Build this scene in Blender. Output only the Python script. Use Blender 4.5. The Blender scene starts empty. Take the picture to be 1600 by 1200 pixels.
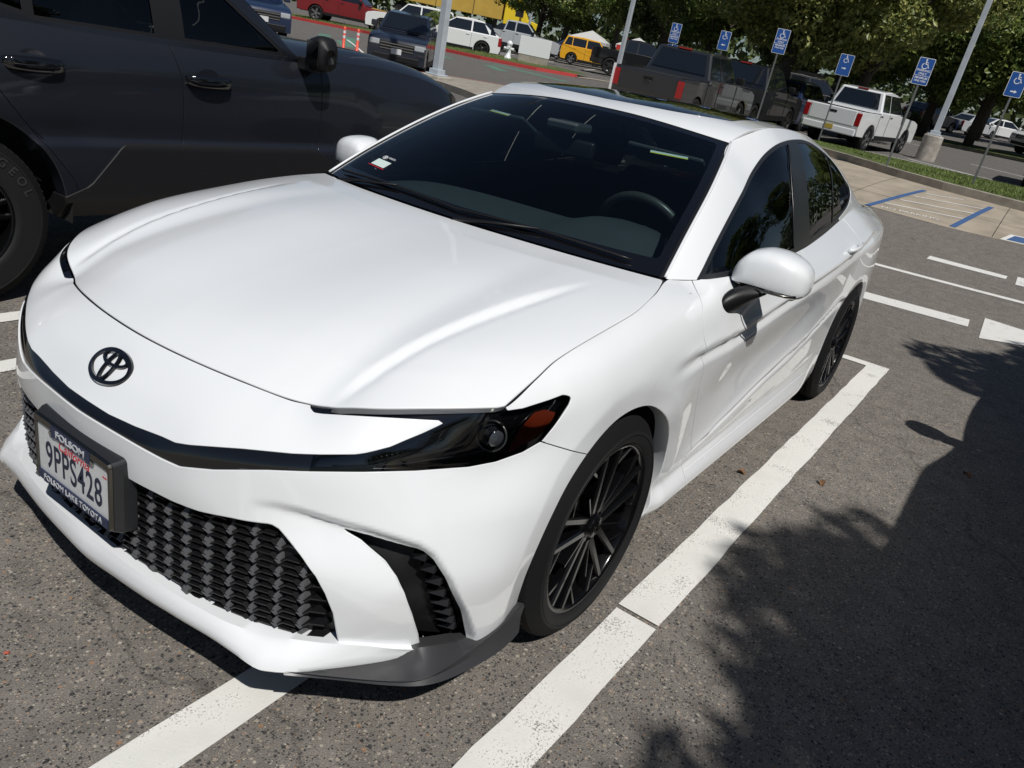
import bpy, bmesh, math, random
import numpy as np
from mathutils import Matrix, Vector, Quaternion
R=math.radians; PI=math.pi
SC=bpy.context.scene; COL=SC.collection
# ================================================================ camera
cam=bpy.data.cameras.new('camera'); camo=bpy.data.objects.new('camera',cam); COL.objects.link(camo); SC.camera=camo
cam.sensor_width=36; cam.lens=27.0; cam.clip_start=.05; cam.clip_end=900
CP,CYAW,CPIT,CROL=(1.72828,1.58257,1.45652),3.687965,-0.385490,0.185201
_f=Vector((math.cos(CPIT)*math.cos(CYAW),math.cos(CPIT)*math.sin(CYAW),math.sin(CPIT)))
_r=Vector((math.sin(CYAW),-math.cos(CYAW),0)); _u=_r.cross(_f)
_r2=_r*math.cos(CROL)+_u*math.sin(CROL); _u2=_u*math.cos(CROL)-_r*math.sin(CROL)
_m=Matrix((_r2,_u2,-_f)).transposed().to_4x4(); _m.translation=CP; camo.matrix_world=_m
# ================================================================ sky, sun, exposure
SUN_EL,SUN_AZ=R(53),R(56)            # azimuth measured from +x towards +y
w=bpy.data.worlds.new('World'); SC.world=w; w.use_nodes=True; nt=w.node_tree
bg=nt.nodes['Background']; sky=nt.nodes.new('ShaderNodeTexSky'); sky.sky_type='NISHITA'; sky.sun_disc=False
sky.sun_elevation=SUN_EL; sky.sun_rotation=PI/2-SUN_AZ; sky.air_density=1.0; sky.dust_density=.4; sky.ozone_density=1.6
nt.links.new(sky.outputs[0],bg.inputs[0]); bg.inputs[1].default_value=.05
sl=bpy.data.lights.new('sun','SUN'); sl.energy=4.9; sl.angle=R(.55); sl.color=(1,.97,.92)
so=bpy.data.objects.new('sun',sl); COL.objects.link(so)
_d=Vector((math.cos(SUN_EL)*math.cos(SUN_AZ),math.cos(SUN_EL)*math.sin(SUN_AZ),math.sin(SUN_EL)))
so.rotation_euler=_d.to_track_quat('Z','Y').to_euler(); so.location=_d*30
SC.view_settings.view_transform='Standard'; SC.view_settings.look='None'; SC.view_settings.exposure=-.28; SC.view_settings.gamma=1
SC.render.engine='CYCLES'; SC.cycles.max_bounces=10; SC.cycles.transparent_max_bounces=16; SC.cycles.caustics_reflective=False; SC.cycles.caustics_refractive=False
SC.cycles.sample_clamp_indirect=6
# ================================================================ materials
def mat(name,col,rough=.5,metal=0,coat=0,spec=.5,bump=0,bscale=50,var=0,vscale=5,sheen=0,emit=None,coatr=.03,rvar=0):
    m=bpy.data.materials.new(name); m.use_nodes=True; t=m.node_tree; b=t.nodes['Principled BSDF']
    b.inputs['Base Color'].default_value=(*col,1); b.inputs['Roughness'].default_value=rough; b.inputs['Metallic'].default_value=metal
    b.inputs['Coat Weight'].default_value=coat; b.inputs['Coat Roughness'].default_value=coatr; b.inputs['Specular IOR Level'].default_value=spec
    if var or bump or rvar:
        tc=t.nodes.new('ShaderNodeTexCoord')
    if var:
        n=t.nodes.new('ShaderNodeTexNoise'); n.inputs['Scale'].default_value=vscale; n.inputs['Detail'].default_value=6
        t.links.new(tc.outputs['Object'],n.inputs['Vector'])
        mx=t.nodes.new('ShaderNodeMix'); mx.data_type='RGBA'; mx.inputs[6].default_value=(*[c*(1-var) for c in col],1); mx.inputs[7].default_value=(*[min(1,c*(1+var)) for c in col],1)
        cr=t.nodes.new('ShaderNodeMapRange'); cr.inputs[1].default_value=.3; cr.inputs[2].default_value=.7
        t.links.new(n.outputs[0],cr.inputs[0]); t.links.new(cr.outputs[0],mx.inputs[0]); t.links.new(mx.outputs[2],b.inputs['Base Color'])
    if bump:
        n2=t.nodes.new('ShaderNodeTexNoise'); n2.inputs['Scale'].default_value=bscale; n2.inputs['Detail'].default_value=4
        t.links.new(tc.outputs['Object'],n2.inputs['Vector']); bp=t.nodes.new('ShaderNodeBump'); bp.inputs['Strength'].default_value=bump; bp.inputs['Distance'].default_value=.01
        t.links.new(n2.outputs[0],bp.inputs['Height']); t.links.new(bp.outputs[0],b.inputs['Normal'])
    if rvar:
        n3=t.nodes.new('ShaderNodeTexNoise'); n3.inputs['Scale'].default_value=7; n3.inputs['Detail'].default_value=8
        t.links.new(tc.outputs['Object'],n3.inputs['Vector']); mr=t.nodes.new('ShaderNodeMapRange'); mr.inputs[3].default_value=max(0,rough-rvar); mr.inputs[4].default_value=rough+rvar
        t.links.new(n3.outputs[0],mr.inputs[0]); t.links.new(mr.outputs[0],b.inputs['Roughness'])
    if emit: b.inputs['Emission Color'].default_value=(*emit[0],1); b.inputs['Emission Strength'].default_value=emit[1]
    return m
def glassmat(name,tint,refl=(1,1,1),ior=1.5,rough=0):
    m=bpy.data.materials.new(name); m.use_nodes=True; t=m.node_tree; t.nodes.remove(t.nodes['Principled BSDF'])
    tr=t.nodes.new('ShaderNodeBsdfTransparent'); tr.inputs[0].default_value=(*tint,1)
    gl=t.nodes.new('ShaderNodeBsdfGlossy'); gl.inputs[0].default_value=(*refl,1); gl.inputs[1].default_value=rough
    fr=t.nodes.new('ShaderNodeFresnel'); fr.inputs[0].default_value=ior
    mx=t.nodes.new('ShaderNodeMixShader'); t.links.new(fr.outputs[0],mx.inputs[0]); t.links.new(tr.outputs[0],mx.inputs[1]); t.links.new(gl.outputs[0],mx.inputs[2])
    t.links.new(mx.outputs[0],t.nodes['Material Output'].inputs[0]); return m
M={}
M['white']=mat('white_paint',(.77,.79,.81),.35,0,1,.5,coatr=.02)
M['darkmirror']=mat('dim_mirror_glass',(.10,.11,.12),.05,1)
M['black_plastic']=mat('black_plastic',(.008,.008,.009),.42,spec=.35,bump=.06,bscale=900)
M['grey_plastic']=mat('satin_grey_plastic',(.018,.019,.021),.33,bump=.05,bscale=1200)
M['gloss_black']=mat('gloss_black',(.004,.004,.005),.06,0,1)
M['rim_black']=mat('gloss_black_alloy',(.003,.003,.0035),.20,0,.10,spec=.25,rvar=.05,coatr=.06)
M['rubber']=mat('tyre_rubber',(.009,.009,.010),.68,spec=.3,bump=.12,bscale=260,rvar=.08)
M['dark']=mat('dark_void',(.004,.004,.004),.9)
M['mesh_black']=mat('grille_plastic',(.006,.006,.007),.40,spec=.3)
M['tread']=mat('tread_rubber',(.006,.006,.0065),.8,spec=.2); M['sipe']=mat('sipe_edge_rubber',(.035,.034,.032),.8)
M['sunlit_facet']=mat('grille_plastic_sunlit',(.080,.080,.084),.42)  # paler copy of the grille plastic; sun glare put into the colour
M['chrome']=mat('chrome',(.6,.6,.6),.08,1)
M['dkchrome']=mat('plate_frame_metal',(.16,.155,.14),.25,1)
M['glass']=glassmat('tinted_glass',(.58,.68,.69))
M['blade']=mat('satin_blade_plastic',(.045,.045,.048),.34,.25,bump=.04,bscale=1500)
M['frontglass']=glassmat('front_side_glass',(.50,.56,.55))
M['sideglass']=glassmat('side_glass',(.10,.12,.12))
M['lens']=glassmat('lamp_lens',(.75,.76,.78))
M['seat']=mat('seat_cloth',(.020,.021,.023),.75,bump=.1,bscale=300)
M['dash']=mat('dash_vinyl',(.042,.053,.060),.6,bump=.1,bscale=500)
M['amber']=mat('amber_reflector',(.15,.020,.007),.2,0,1,bump=.3,bscale=300)
M['red']=mat('red_lens',(.30,.008,.010),.15,0,1)
M['plate']=mat('plate_white',(.62,.63,.64),.4,var=.06,vscale=60)
M['ink']=mat('dark_blue_ink',(.012,.018,.045),.5)
M['redink']=mat('red_script_ink',(.50,.02,.04),.5)
M['navy']=mat('navy_frame_band',(.015,.025,.070),.35)
M['silvertext']=mat('pale_lettering',(.55,.57,.60),.4)
M['yellow']=mat('yellow_label',(.70,.72,.06),.5)
M['paper']=mat('white_label',(.62,.74,.70),.5)
# ================================================================ object helpers
def lin(o,parent=None): 
    COL.objects.link(o)
    if parent is not None: o.parent=parent
    return o
def tag(o,label=None,cat=None,group=None,kind=None):
    if label: o['label']=label
    if cat: o['category']=cat
    if group: o['group']=group
    if kind: o['kind']=kind
    return o
def empty(name,loc=(0,0,0),rz=0,label=None,cat=None,group=None):
    o=bpy.data.objects.new(name,None); COL.objects.link(o); o.location=loc; o.rotation_euler=(0,0,rz); return tag(o,label,cat,group)
def mobj(name,V,F,m,parent=None,N=None,smooth=False):
    me=bpy.data.meshes.new(name); me.from_pydata([tuple(map(float,v)) for v in V],[],[tuple(int(i) for i in f) for f in F]); 
    if smooth or N is not None: me.shade_smooth()
    if N is not None and len(N): me.normals_split_custom_set_from_vertices([tuple(map(float,n)) for n in N])
    if m is not None: me.materials.append(m)
    return lin(bpy.data.objects.new(name,me),parent)
class MB:
    """collects simple solids into one mesh"""
    def __init__(s): s.V=[];s.F=[]
    def add(s,V,F):
        o=len(s.V); s.V+= [tuple(v) for v in V]; s.F+=[tuple(i+o for i in f) for f in F]; return s
    def box(s,a,b,mtx=None):
        x0,y0,z0=a;x1,y1,z1=b; V=[(x0,y0,z0),(x1,y0,z0),(x1,y1,z0),(x0,y1,z0),(x0,y0,z1),(x1,y0,z1),(x1,y1,z1),(x0,y1,z1)]
        if mtx is not None: V=[tuple(mtx@Vector(v)) for v in V]
        return s.add(V,[(0,3,2,1),(4,5,6,7),(0,1,5,4),(1,2,6,5),(2,3,7,6),(3,0,4,7)])
    def tube(s,P,r,n=10,cap=True):
        P=[Vector(p) for p in P]; k=len(P); rr=r if isinstance(r,(list,tuple)) else [r]*k; V=[]
        d=(P[1]-P[0]).normalized(); up=Vector((0,0,1)) if abs(d.z)<.9 else Vector((1,0,0)); u=d.cross(up).normalized()
        for i in range(k):
            d=((P[min(i+1,k-1)]-P[max(i-1,0)])).normalized(); u=(u-d*u.dot(d)).normalized(); v=d.cross(u)
            V+=[tuple(P[i]+(u*math.cos(2*PI*j/n)+v*math.sin(2*PI*j/n))*rr[i]) for j in range(n)]
        F=[(i*n+j,i*n+(j+1)%n,(i+1)*n+(j+1)%n,(i+1)*n+j) for i in range(k-1) for j in range(n)]
        if cap: F+=[tuple(range(n))[::-1],tuple((k-1)*n+j for j in range(n))]
        return s.add(V,F)
    def prism(s,poly,a,b,f=None):
        """poly list of 2D; f(u,v,h)->xyz"""
        f=f or (lambda u,v,h:(u,v,h)); n=len(poly); V=[f(u,v,a) for u,v in poly]+[f(u,v,b) for u,v in poly]
        return s.add(V,[tuple(range(n))[::-1],tuple(range(n,2*n))]+[(i,(i+1)%n,n+(i+1)%n,n+i) for i in range(n)])
    def lathe(s,prof,n=48,axis='y',c=(0,0,0),closed=False):
        V=[];k=len(prof)
        for i in range(n):
            a=2*PI*i/n; ca,sa=math.cos(a),math.sin(a)
            for r,h in prof:
                V.append((c[0]+r*ca,c[1]+h,c[2]+r*sa) if axis=='y' else (c[0]+r*ca,c[1]+r*sa,c[2]+h))
        F=[(i*k+j,((i+1)%n)*k+j,((i+1)%n)*k+j+1,i*k+j+1) for i in range(n) for j in range(k-1)]
        if axis=='y': F=[f[::-1] for f in F]
        if axis!='y': F=[f for f in F]
        return s.add(V,F)
    def build(s,name,m,parent=None,smooth=False,bevel=0,seg=2,auto=None):
        o=mobj(name,s.V,s.F,m,parent,smooth=smooth)
        if bevel:
            b=o.modifiers.new('bevel','BEVEL'); b.width=bevel; b.segments=seg; b.limit_method='ANGLE'; b.angle_limit=R(35); b.harden_normals=False
        if auto is not None:
            me=o.data; me.shade_smooth(); me.set_sharp_from_angle(angle=R(auto))
        return o
def multi(name,parts,parent=None,sharp=None):
    """several builders with their own materials as ONE mesh"""
    V=[];F=[];mi=[]
    for k,(mb,mt) in enumerate(parts): o=len(V); V+=mb.V; F+=[tuple(i+o for i in f) for f in mb.F]; mi+=[k]*len(mb.F)
    o=mobj(name,V,F,None,parent)
    for mb,mt in parts: o.data.materials.append(mt)
    o.data.polygons.foreach_set('material_index',mi)
    if sharp: o.data.shade_smooth(); o.data.set_sharp_from_angle(angle=R(sharp))
    return o
def textobj(name,body,size,mtx,m,parent,font=None,extrude=.0006,align='CENTER',shear=0,space=1,sx=1,bold=0):
    c=bpy.data.curves.new(name,'FONT'); c.body=body; c.size=size; c.align_x=align; c.align_y='CENTER'; c.extrude=extrude; c.shear=shear; c.space_character=space; c.offset=bold
    o=bpy.data.objects.new(name,c); COL.objects.link(o); bpy.context.view_layer.update()
    dg=bpy.context.evaluated_depsgraph_get(); me=bpy.data.meshes.new_from_object(o.evaluated_get(dg)); bpy.data.objects.remove(o); bpy.data.curves.remove(c)
    me.name=name; me.materials.clear(); me.materials.append(m); me.transform(mtx@Matrix.Diagonal((sx,1,1,1)))
    return lin(bpy.data.objects.new(name,me),parent)
def frame(o,x,y):
    """matrix with origin o, x axis and y axis given"""
    x=Vector(x).normalized(); z=x.cross(Vector(y)).normalized(); y=z.cross(x); m=Matrix((x,y,z)).transposed().to_4x4(); m.translation=o; return m
# ---------------------------------------------------------------- surface helpers
def akima(t, P, tt):
    """Akima-type C1 interpolation of points P (n,3) at params t, sampled at tt."""
    t=np.asarray(t,float); P=np.asarray(P,float); n=len(t)
    m=(P[1:]-P[:-1])/(t[1:]-t[:-1])[:,None]
    M=np.vstack([2*m[0]-m[1] if n>2 else m[0], m, 2*m[-1]-m[-2] if n>2 else m[-1]])
    M=np.vstack([2*M[0]-M[1], M, 2*M[-1]-M[-2]])
    w1=np.abs(M[3:]-M[2:-1])+np.abs(M[3:]+M[2:-1])/2*.3+1e-4; w2=np.abs(M[1:-2]-M[:-3])+np.abs(M[1:-2]+M[:-3])/2*.3+1e-4
    D=(w1*M[1:-2]+w2*M[2:-1])/(w1+w2)
    k=np.clip(np.searchsorted(t,tt,side='right')-1,0,n-2); h=(t[k+1]-t[k]); u=((tt-t[k])/h)[:,None]; h=h[:,None]
    return (2*u**3-3*u**2+1)*P[k]+(u**3-2*u**2+u)*h*D[k]+(-2*u**3+3*u**2)*P[k+1]+(u**3-u**2)*h*D[k+1]
def chord(G,axis):
    d=np.linalg.norm(np.diff(G,axis=axis),axis=2).mean(axis=1-axis)
    return np.concatenate([[0],np.cumsum(np.maximum(d,1e-3))])
def dense(G, du=.012, dv=.012, sym0=False, sym1=False, fine=None):
    """G (n,m,3) control grid -> dense grid; sym0/sym1 mirrors the ends in y so the centreline is smooth."""
    G=np.asarray(G,float); a=chord(G,0); n=len(a); off=0
    H=G; t=a
    if sym0:
        H=np.concatenate([G[2:0:-1]*[1,-1,1],H]); t=np.concatenate([-a[2:0:-1],t])
    if sym1:
        H=np.concatenate([H,G[-2:-4:-1]*[1,-1,1]]); t=np.concatenate([t,2*a[-1]-a[-2:-4:-1]])
    tt=[0.]
    while tt[-1]<a[-1]-1e-6: tt.append(tt[-1]+(du if not fine or tt[-1]<fine[0] else fine[1]))
    tt=np.array(tt); tt*=a[-1]/tt[-1]; nu=len(tt)
    # keep control columns in the sampling
    A=np.stack([akima(t,H[:,k],tt) for k in range(G.shape[1])],1)
    b=chord(A,1); nv=max(2,int(round(b[-1]/dv))+1); vv=np.linspace(0,b[-1],nv)
    return np.stack([akima(b,A[i],vv) for i in range(nu)],0)

# ---------------------------------------------------------------- body side / front belt surface, left half
# columns from the nose centre round the front corner, along the side to the tail centre; rows bottom -> top
def col(x,ys,zs,top=None):
    c=[(x,y,z) for y,z in zip(ys,zs)]
    if top: c[-1]=top
    return c
BELT=[
 [(.895,0,.19),(.927,0,.255),(.922,0,.33),(.92,0,.42),(.93,0,.49),(.937,0,.593),(.917,0,.612),(.860,0,.682),(.785,0,.742)],
 [(.887,.17,.19),(.920,.17,.255),(.915,.17,.33),(.915,.17,.42),(.923,.17,.495),(.926,.17,.591),(.909,.17,.612),(.852,.17,.683),(.776,.165,.742)],
 [(.860,.33,.19),(.896,.33,.252),(.893,.33,.33),(.89,.33,.42),(.90,.33,.502),(.901,.327,.588),(.888,.325,.630),(.828,.325,.692),(.752,.315,.740)],
 [(.852,.465,.185),(.862,.465,.25),(.857,.465,.33),(.866,.465,.42),(.860,.46,.51),(.850,.455,.622),(.836,.447,.658),(.785,.43,.703),(.722,.42,.734)],
 [(.786,.606,.18),(.795,.61,.25),(.80,.61,.33),(.810,.607,.42),(.795,.585,.52),(.784,.570,.645),(.772,.557,.677),(.742,.520,.708),(.697,.475,.733)],
 [(.694,.716,.175),(.702,.722,.25),(.718,.727,.33),(.728,.723,.42),(.715,.695,.53),(.706,.660,.657),(.700,.645,.697),(.684,.617,.733),(.658,.588,.760)],
 [(.568,.797,.165),(.583,.805,.25),(.603,.812,.33),(.62,.81,.42),(.620,.778,.54),(.602,.738,.661),(.598,.730,.703),(.592,.712,.745),(.58,.692,.779)],
 [(.410,.857,.165),(.43,.865,.25),(.455,.872,.33),(.475,.873,.42),(.490,.845,.54),(.464,.810,.667),(.462,.808,.713),(.458,.805,.755),(.45,.797,.788)],
 [(.27,.853,.165),(.31,.876,.25),(.33,.888,.33),(.35,.894,.42),(.372,.885,.54),(.350,.855,.68),(.342,.851,.735),(.335,.835,.785),(.335,.797,.830)],
 col(.25,[.868,.893,.907,.914,.908,.883,.869,.843,.793],[.165,.25,.33,.42,.55,.69,.76,.815,.855],(.25,.793,.857)),
 col(.10,[.878,.905,.920,.928,.926,.904,.884,.848,.795],[.165,.25,.33,.42,.56,.69,.785,.85,.884]),
 col(-.10,[.878,.905,.920,.928,.931,.914,.890,.850,.797],[.17,.25,.33,.42,.57,.69,.800,.873,.91],(-.08,.797,.91)),
 col(-.30,[.873,.905,.905,.918,.925,.911,.888,.845,.775],[.18,.26,.33,.41,.57,.72,.82,.895,.937],(-.27,.775,.937)),
 col(-.47,[.862,.915,.888,.906,.908,.908,.885,.846,.742],[.185,.26,.33,.385,.56,.745,.84,.905,.957],(-.435,.742,.956)),
 col(-.61,[.862,.915,.888,.906,.900,.908,.885,.857,.808],[.185,.26,.335,.40,.565,.758,.85,.907,.957],(-.60,.808,.957)),
 col(-.80,[.862,.915,.888,.906,.893,.908,.885,.865,.830],[.185,.26,.34,.42,.58,.78,.86,.91,.957]),
 col(-1.2,[.862,.915,.888,.906,.892,.910,.890,.868,.833],[.185,.26,.35,.48,.62,.81,.875,.918,.963]),
 col(-1.6,[.862,.915,.888,.906,.895,.913,.892,.865,.825],[.185,.26,.36,.53,.66,.842,.898,.935,.976]),
 col(-2.0,[.860,.912,.885,.897,.898,.912,.886,.850,.800],[.185,.26,.38,.59,.70,.872,.928,.966,1.003]),
 col(-2.4,[.855,.880,.886,.888,.892,.900,.870,.825,.768],[.185,.27,.42,.60,.72,.903,.960,1.00,1.038]),
 col(-2.82,[.855,.885,.900,.906,.906,.892,.852,.805,.735],[.18,.28,.42,.58,.72,.93,.985,1.03,1.07]),
 col(-3.2,[.83,.858,.878,.882,.879,.862,.822,.770,.705],[.18,.28,.42,.58,.72,.94,.99,1.03,1.06]),
 col(-3.5,[.775,.80,.82,.825,.822,.81,.775,.725,.665],[.19,.28,.42,.57,.72,.945,.99,1.02,1.045]),
 [(-3.70,.68,.20),(-3.74,.70,.29),(-3.76,.71,.42),(-3.77,.715,.57),(-3.77,.71,.72),(-3.77,.70,.93),(-3.76,.68,.98),(-3.73,.67,1.02),(-3.66,.62,1.04)],
 [(-3.83,.44,.20),(-3.88,.45,.29),(-3.90,.45,.42),(-3.91,.45,.57),(-3.91,.45,.72),(-3.92,.44,.92),(-3.92,.43,.98),(-3.89,.42,1.03),(-3.80,.40,1.05)],
 [(-3.87,0,.20),(-3.92,0,.29),(-3.94,0,.42),(-3.95,0,.57),(-3.95,0,.72),(-3.965,0,.92),(-3.96,0,.98),(-3.93,0,1.035),(-3.84,0,1.055)],
]
# ---------------------------------------------------------------- hood
HFRONT=[b[8] for b in BELT[:8]]
HSIDE=[b[8] for b in BELT[7:13]]+[(-.415,.735,.955)]
HBACK=[(-.278,0,.968),(-.282,.15,.968),(-.297,.30,.967),(-.325,.45,.964),(-.365,.60,.960),(-.415,.735,.955)]
HMID=[(.785,0,.742),(.72,0,.778),(.63,0,.812),(.50,0,.848),(.35,0,.880),(.2,0,.907),(.05,0,.931),(-.12,0,.953),(-.278,0,.968)]
def resample(P,n,mirror0=False):
    P=np.asarray(P,float); d=np.concatenate([[0],np.cumsum(np.linalg.norm(np.diff(P,axis=0),axis=1))])
    if mirror0:
        P2=np.concatenate([P[2:0:-1]*[1,-1,1],P]); d2=np.concatenate([-d[2:0:-1],d]); return akima(d2,P2,np.linspace(0,d[-1],n))
    return akima(d,P,np.linspace(0,d[-1],n))
def coons(front,back,mid,side,n=70,m=60,sym=True):
    """front/back run centre->side, mid/side run front->back"""
    F=resample(front,m,sym);B=resample(back,m,sym);A=resample(mid,n);S=resample(side,n)
    s=np.linspace(0,1,m)[None,:,None]; t=np.linspace(0,1,n)[:,None,None]
    L=(1-t)*F[None]+t*B[None]; K=(1-s)*A[:,None]+s*S[:,None]
    Q=(1-t)*(1-s)*F[0]+(1-t)*s*F[-1]+t*(1-s)*B[0]+t*s*B[-1]
    return L+K-Q
def sstep(x): x=np.clip(x,0,1); return x*x*(3-2*x)
def hood():
    D=coons(HFRONT,HBACK,HMID,HSIDE,90,76)
    n,m,_=D.shape; s=np.linspace(0,1,m)[None,:]; t=np.linspace(0,1,n)[:,None]
    # crown between centre and side
    D[...,2]+=.020*np.sin(np.pi*np.clip(s,0,1))*np.sin(np.pi*np.clip(t*.9+.05,0,1))**.7*(s**.5)*(1-0*t)*np.minimum(1,t*8)*np.minimum(1,(1-t)*8)
    # centre dome edge crease
    ly=.52+(.66-D[...,0])*(.11/.85); d=D[...,1]-ly
    f=sstep((.70-D[...,0])/.12)*sstep((D[...,0]+.20)/.35)
    D[...,2]+= .0095*f*(sstep((.004-d)/.018)*sstep((D[...,1])/.45) ) - .004*f*np.exp(-((d-.008)/.012)**2)
    return D
# ---------------------------------------------------------------- windscreen
WSB=[(-.300,0,.968),(-.303,.15,.968),(-.318,.30,.967),(-.345,.45,.964),(-.385,.60,.960),(-.43,.728,.957)]
WST=[(-1.075,0,1.376),(-1.08,.15,1.374),(-1.10,.30,1.365),(-1.13,.43,1.352),(-1.17,.553,1.338)]
WSM=[(-.300,0,.968),(-.50,0,1.095),(-.75,0,1.235),(-.95,0,1.328),(-1.075,0,1.376)]
WSS=[(-.43,.728,.957),(-.60,.695,1.062),(-.80,.655,1.170),(-1.0,.605,1.268),(-1.17,.553,1.338)]
def windscreen(): return coons(WSB,WST,WSM,WSS,50,44)
# ---------------------------------------------------------------- roof, rear glass, boot lid
RSIDE=[(-1.17,.553,1.338),(-1.24,.560,1.368),(-1.35,.568,1.395),(-1.55,.574,1.410),(-1.80,.576,1.412),(-2.1,.574,1.398),(-2.4,.570,1.358),(-2.62,.567,1.312)]
RMID=[(-1.075,0,1.376),(-1.18,0,1.404),(-1.3,0,1.422),(-1.55,0,1.438),(-1.80,0,1.441),(-2.1,0,1.432),(-2.38,0,1.402),(-2.58,0,1.368)]
RBACK=[(-2.58,0,1.368),(-2.585,.2,1.364),(-2.60,.4,1.345),(-2.62,.567,1.312)]
def roof(): return coons(WST,RBACK,RMID,RSIDE,70,44)
BGB=[(-3.42,0,1.068),(-3.41,.3,1.068),(-3.36,.5,1.066),(-3.28,.62,1.062)]
BGM=[(-2.58,0,1.368),(-2.9,0,1.275),(-3.2,0,1.155),(-3.42,0,1.068)]
BGS=[(-2.62,.567,1.312),(-2.85,.575,1.240),(-3.08,.595,1.150),(-3.28,.62,1.062)]
def backglass(): return coons(RBACK,BGB,BGM,BGS,30,30)
# ---------------------------------------------------------------- side greenhouse (belt line -> roof edge)
GB=[(-.435,.742,.956),(-.62,.812,.957),(-.80,.830,.957),(-1.1,.836,.960),(-1.3,.833,.966),(-1.6,.826,.976),(-2.0,.803,1.003),(-2.35,.776,1.034),(-2.7,.746,1.060),(-3.0,.722,1.066),(-3.28,.698,1.057)]
GT=[(-.43,.728,.957),(-.62,.691,1.074),(-.80,.655,1.170),(-1.0,.605,1.268),(-1.17,.553,1.338),(-1.55,.574,1.410),(-2.0,.575,1.403),(-2.35,.571,1.366),(-2.68,.569,1.298),(-3.0,.588,1.185),(-3.28,.62,1.062)]
def side_house():
    G=[]
    for i,(b,t) in enumerate(zip(GB,GT)):
        b=np.array(b);t=np.array(t); r=[]
        bulge=.034 if 3<i<9 else [.0,.006,.012,.022,0,0,0,0,0,.024,.01][i] if i<=3 or i>=9 else .034
        for s in (0,.25,.5,.75,.92,1):
            p=b+(t-b)*s; q=4*s*(1-s)*(.65+.7*s); p[1]+=bulge*q; p[2]+=bulge*.5*q
            r.append(tuple(p))
        G.append(r)
    return dense(G,.015,.012)
SLOT=[(0.937, -0.05, 0.594), (0.9324, 0.0971, 0.5951), (0.9234, 0.1947, 0.5924), (0.912, 0.2744, 0.5888), (0.9017, 0.3238, 0.588), (0.875, 0.4008, 0.6066), (0.8248, 0.5038, 0.6321), (0.7885, 0.5634, 0.644), (0.7566, 0.5778, 0.6823), (0.7862, 0.5328, 0.6742), (0.841, 0.4387, 0.6554), (0.8869, 0.3292, 0.6307), (0.8951, 0.2953, 0.6235), (0.8989, 0.2536, 0.6211), (0.9086, 0.1702, 0.6127), (0.9176, 0.0839, 0.6087), (0.92, -0.05, 0.609)]
LAMP=[(0.7885, 0.5634, 0.644), (0.7104, 0.6555, 0.6575), (0.6253, 0.7227, 0.6613), (0.5226, 0.7827, 0.662), (0.4635, 0.8103, 0.6667), (0.4001, 0.8356, 0.6808), (0.3503, 0.852, 0.7011), (0.3208, 0.8577, 0.7303), (0.2965, 0.8598, 0.7534), (0.2726, 0.8594, 0.7743), (0.2633, 0.8575, 0.784), (0.2639, 0.8533, 0.7923), (0.274, 0.8479, 0.7968), (0.2862, 0.8428, 0.7987), (0.3264, 0.8331, 0.7925), (0.4016, 0.8142, 0.7845), (0.4465, 0.7994, 0.7847), (0.46, 0.79, 0.82), (0.585, 0.68, 0.8), (0.665, 0.575, 0.785), (0.705, 0.462, 0.752), (0.7036, 0.4813, 0.7303), (0.7079, 0.4984, 0.728), (0.7018, 0.5185, 0.7316), (0.6552, 0.623, 0.7541), (0.5854, 0.7059, 0.7612), (0.5665, 0.7246, 0.762), (0.5656, 0.7279, 0.7587), (0.6022, 0.7069, 0.7384), (0.6329, 0.6893, 0.724), (0.6594, 0.675, 0.7113), (0.6834, 0.6583, 0.7028), (0.7001, 0.6451, 0.6966), (0.7146, 0.6314, 0.6923), (0.7566, 0.5778, 0.6823)]
GRILLE=[(0.93, -0.05, 0.496), (0.9231, 0.1695, 0.4956), (0.9133, 0.2527, 0.4964), (0.9036, 0.3073, 0.4954), (0.889, 0.375, 0.4996), (0.8647, 0.4478, 0.5107), (0.8293, 0.5244, 0.5179), (0.8222, 0.54, 0.512), (0.8149, 0.5627, 0.4926), (0.8053, 0.5994, 0.4622), (0.7946, 0.6335, 0.428), (0.7824, 0.6533, 0.3891), (0.7675, 0.668, 0.3395), (0.7464, 0.6786, 0.2593), (0.7729, 0.644, 0.255), (0.811, 0.5808, 0.241), (0.8285, 0.5458, 0.2344), (0.8415, 0.5173, 0.2327), (0.8452, 0.5089, 0.2349), (0.8635, 0.4599, 0.2465), (0.8708, 0.4361, 0.25), (0.89, 0.3601, 0.2495), (0.9056, 0.2756, 0.2556), (0.9201, 0.1649, 0.2637), (0.925, 0.0745, 0.2667), (0.93, -0.05, 0.272)]
INTAKE=[(0.7514, 0.6485, 0.53), (0.7171, 0.696, 0.5209), (0.6784, 0.7425, 0.5076), (0.6386, 0.7804, 0.495), (0.6192, 0.7998, 0.4719), (0.5975, 0.8218, 0.4268), (0.5421, 0.8402, 0.3187), (0.4859, 0.8436, 0.215), (0.6081, 0.7868, 0.2295), (0.6189, 0.7872, 0.262), (0.6502, 0.7844, 0.3357), (0.6748, 0.7744, 0.3996), (0.687, 0.7581, 0.4364), (0.7016, 0.7341, 0.4691), (0.7095, 0.722, 0.4791), (0.7314, 0.6846, 0.5072), (0.7508, 0.6527, 0.521)]
LEDGE=[(0.8426, 0.4879, 0.5559), (0.8205, 0.5299, 0.5603), (0.7938, 0.5766, 0.556), (0.751, 0.6443, 0.5447), (0.7156, 0.6923, 0.5356), (0.6769, 0.739, 0.5209), (0.6431, 0.7735, 0.5063), (0.6185, 0.7972, 0.4832), (0.5851, 0.8296, 0.4164), (0.5281, 0.8441, 0.3077), (0.4782, 0.8459, 0.2119)]
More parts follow.
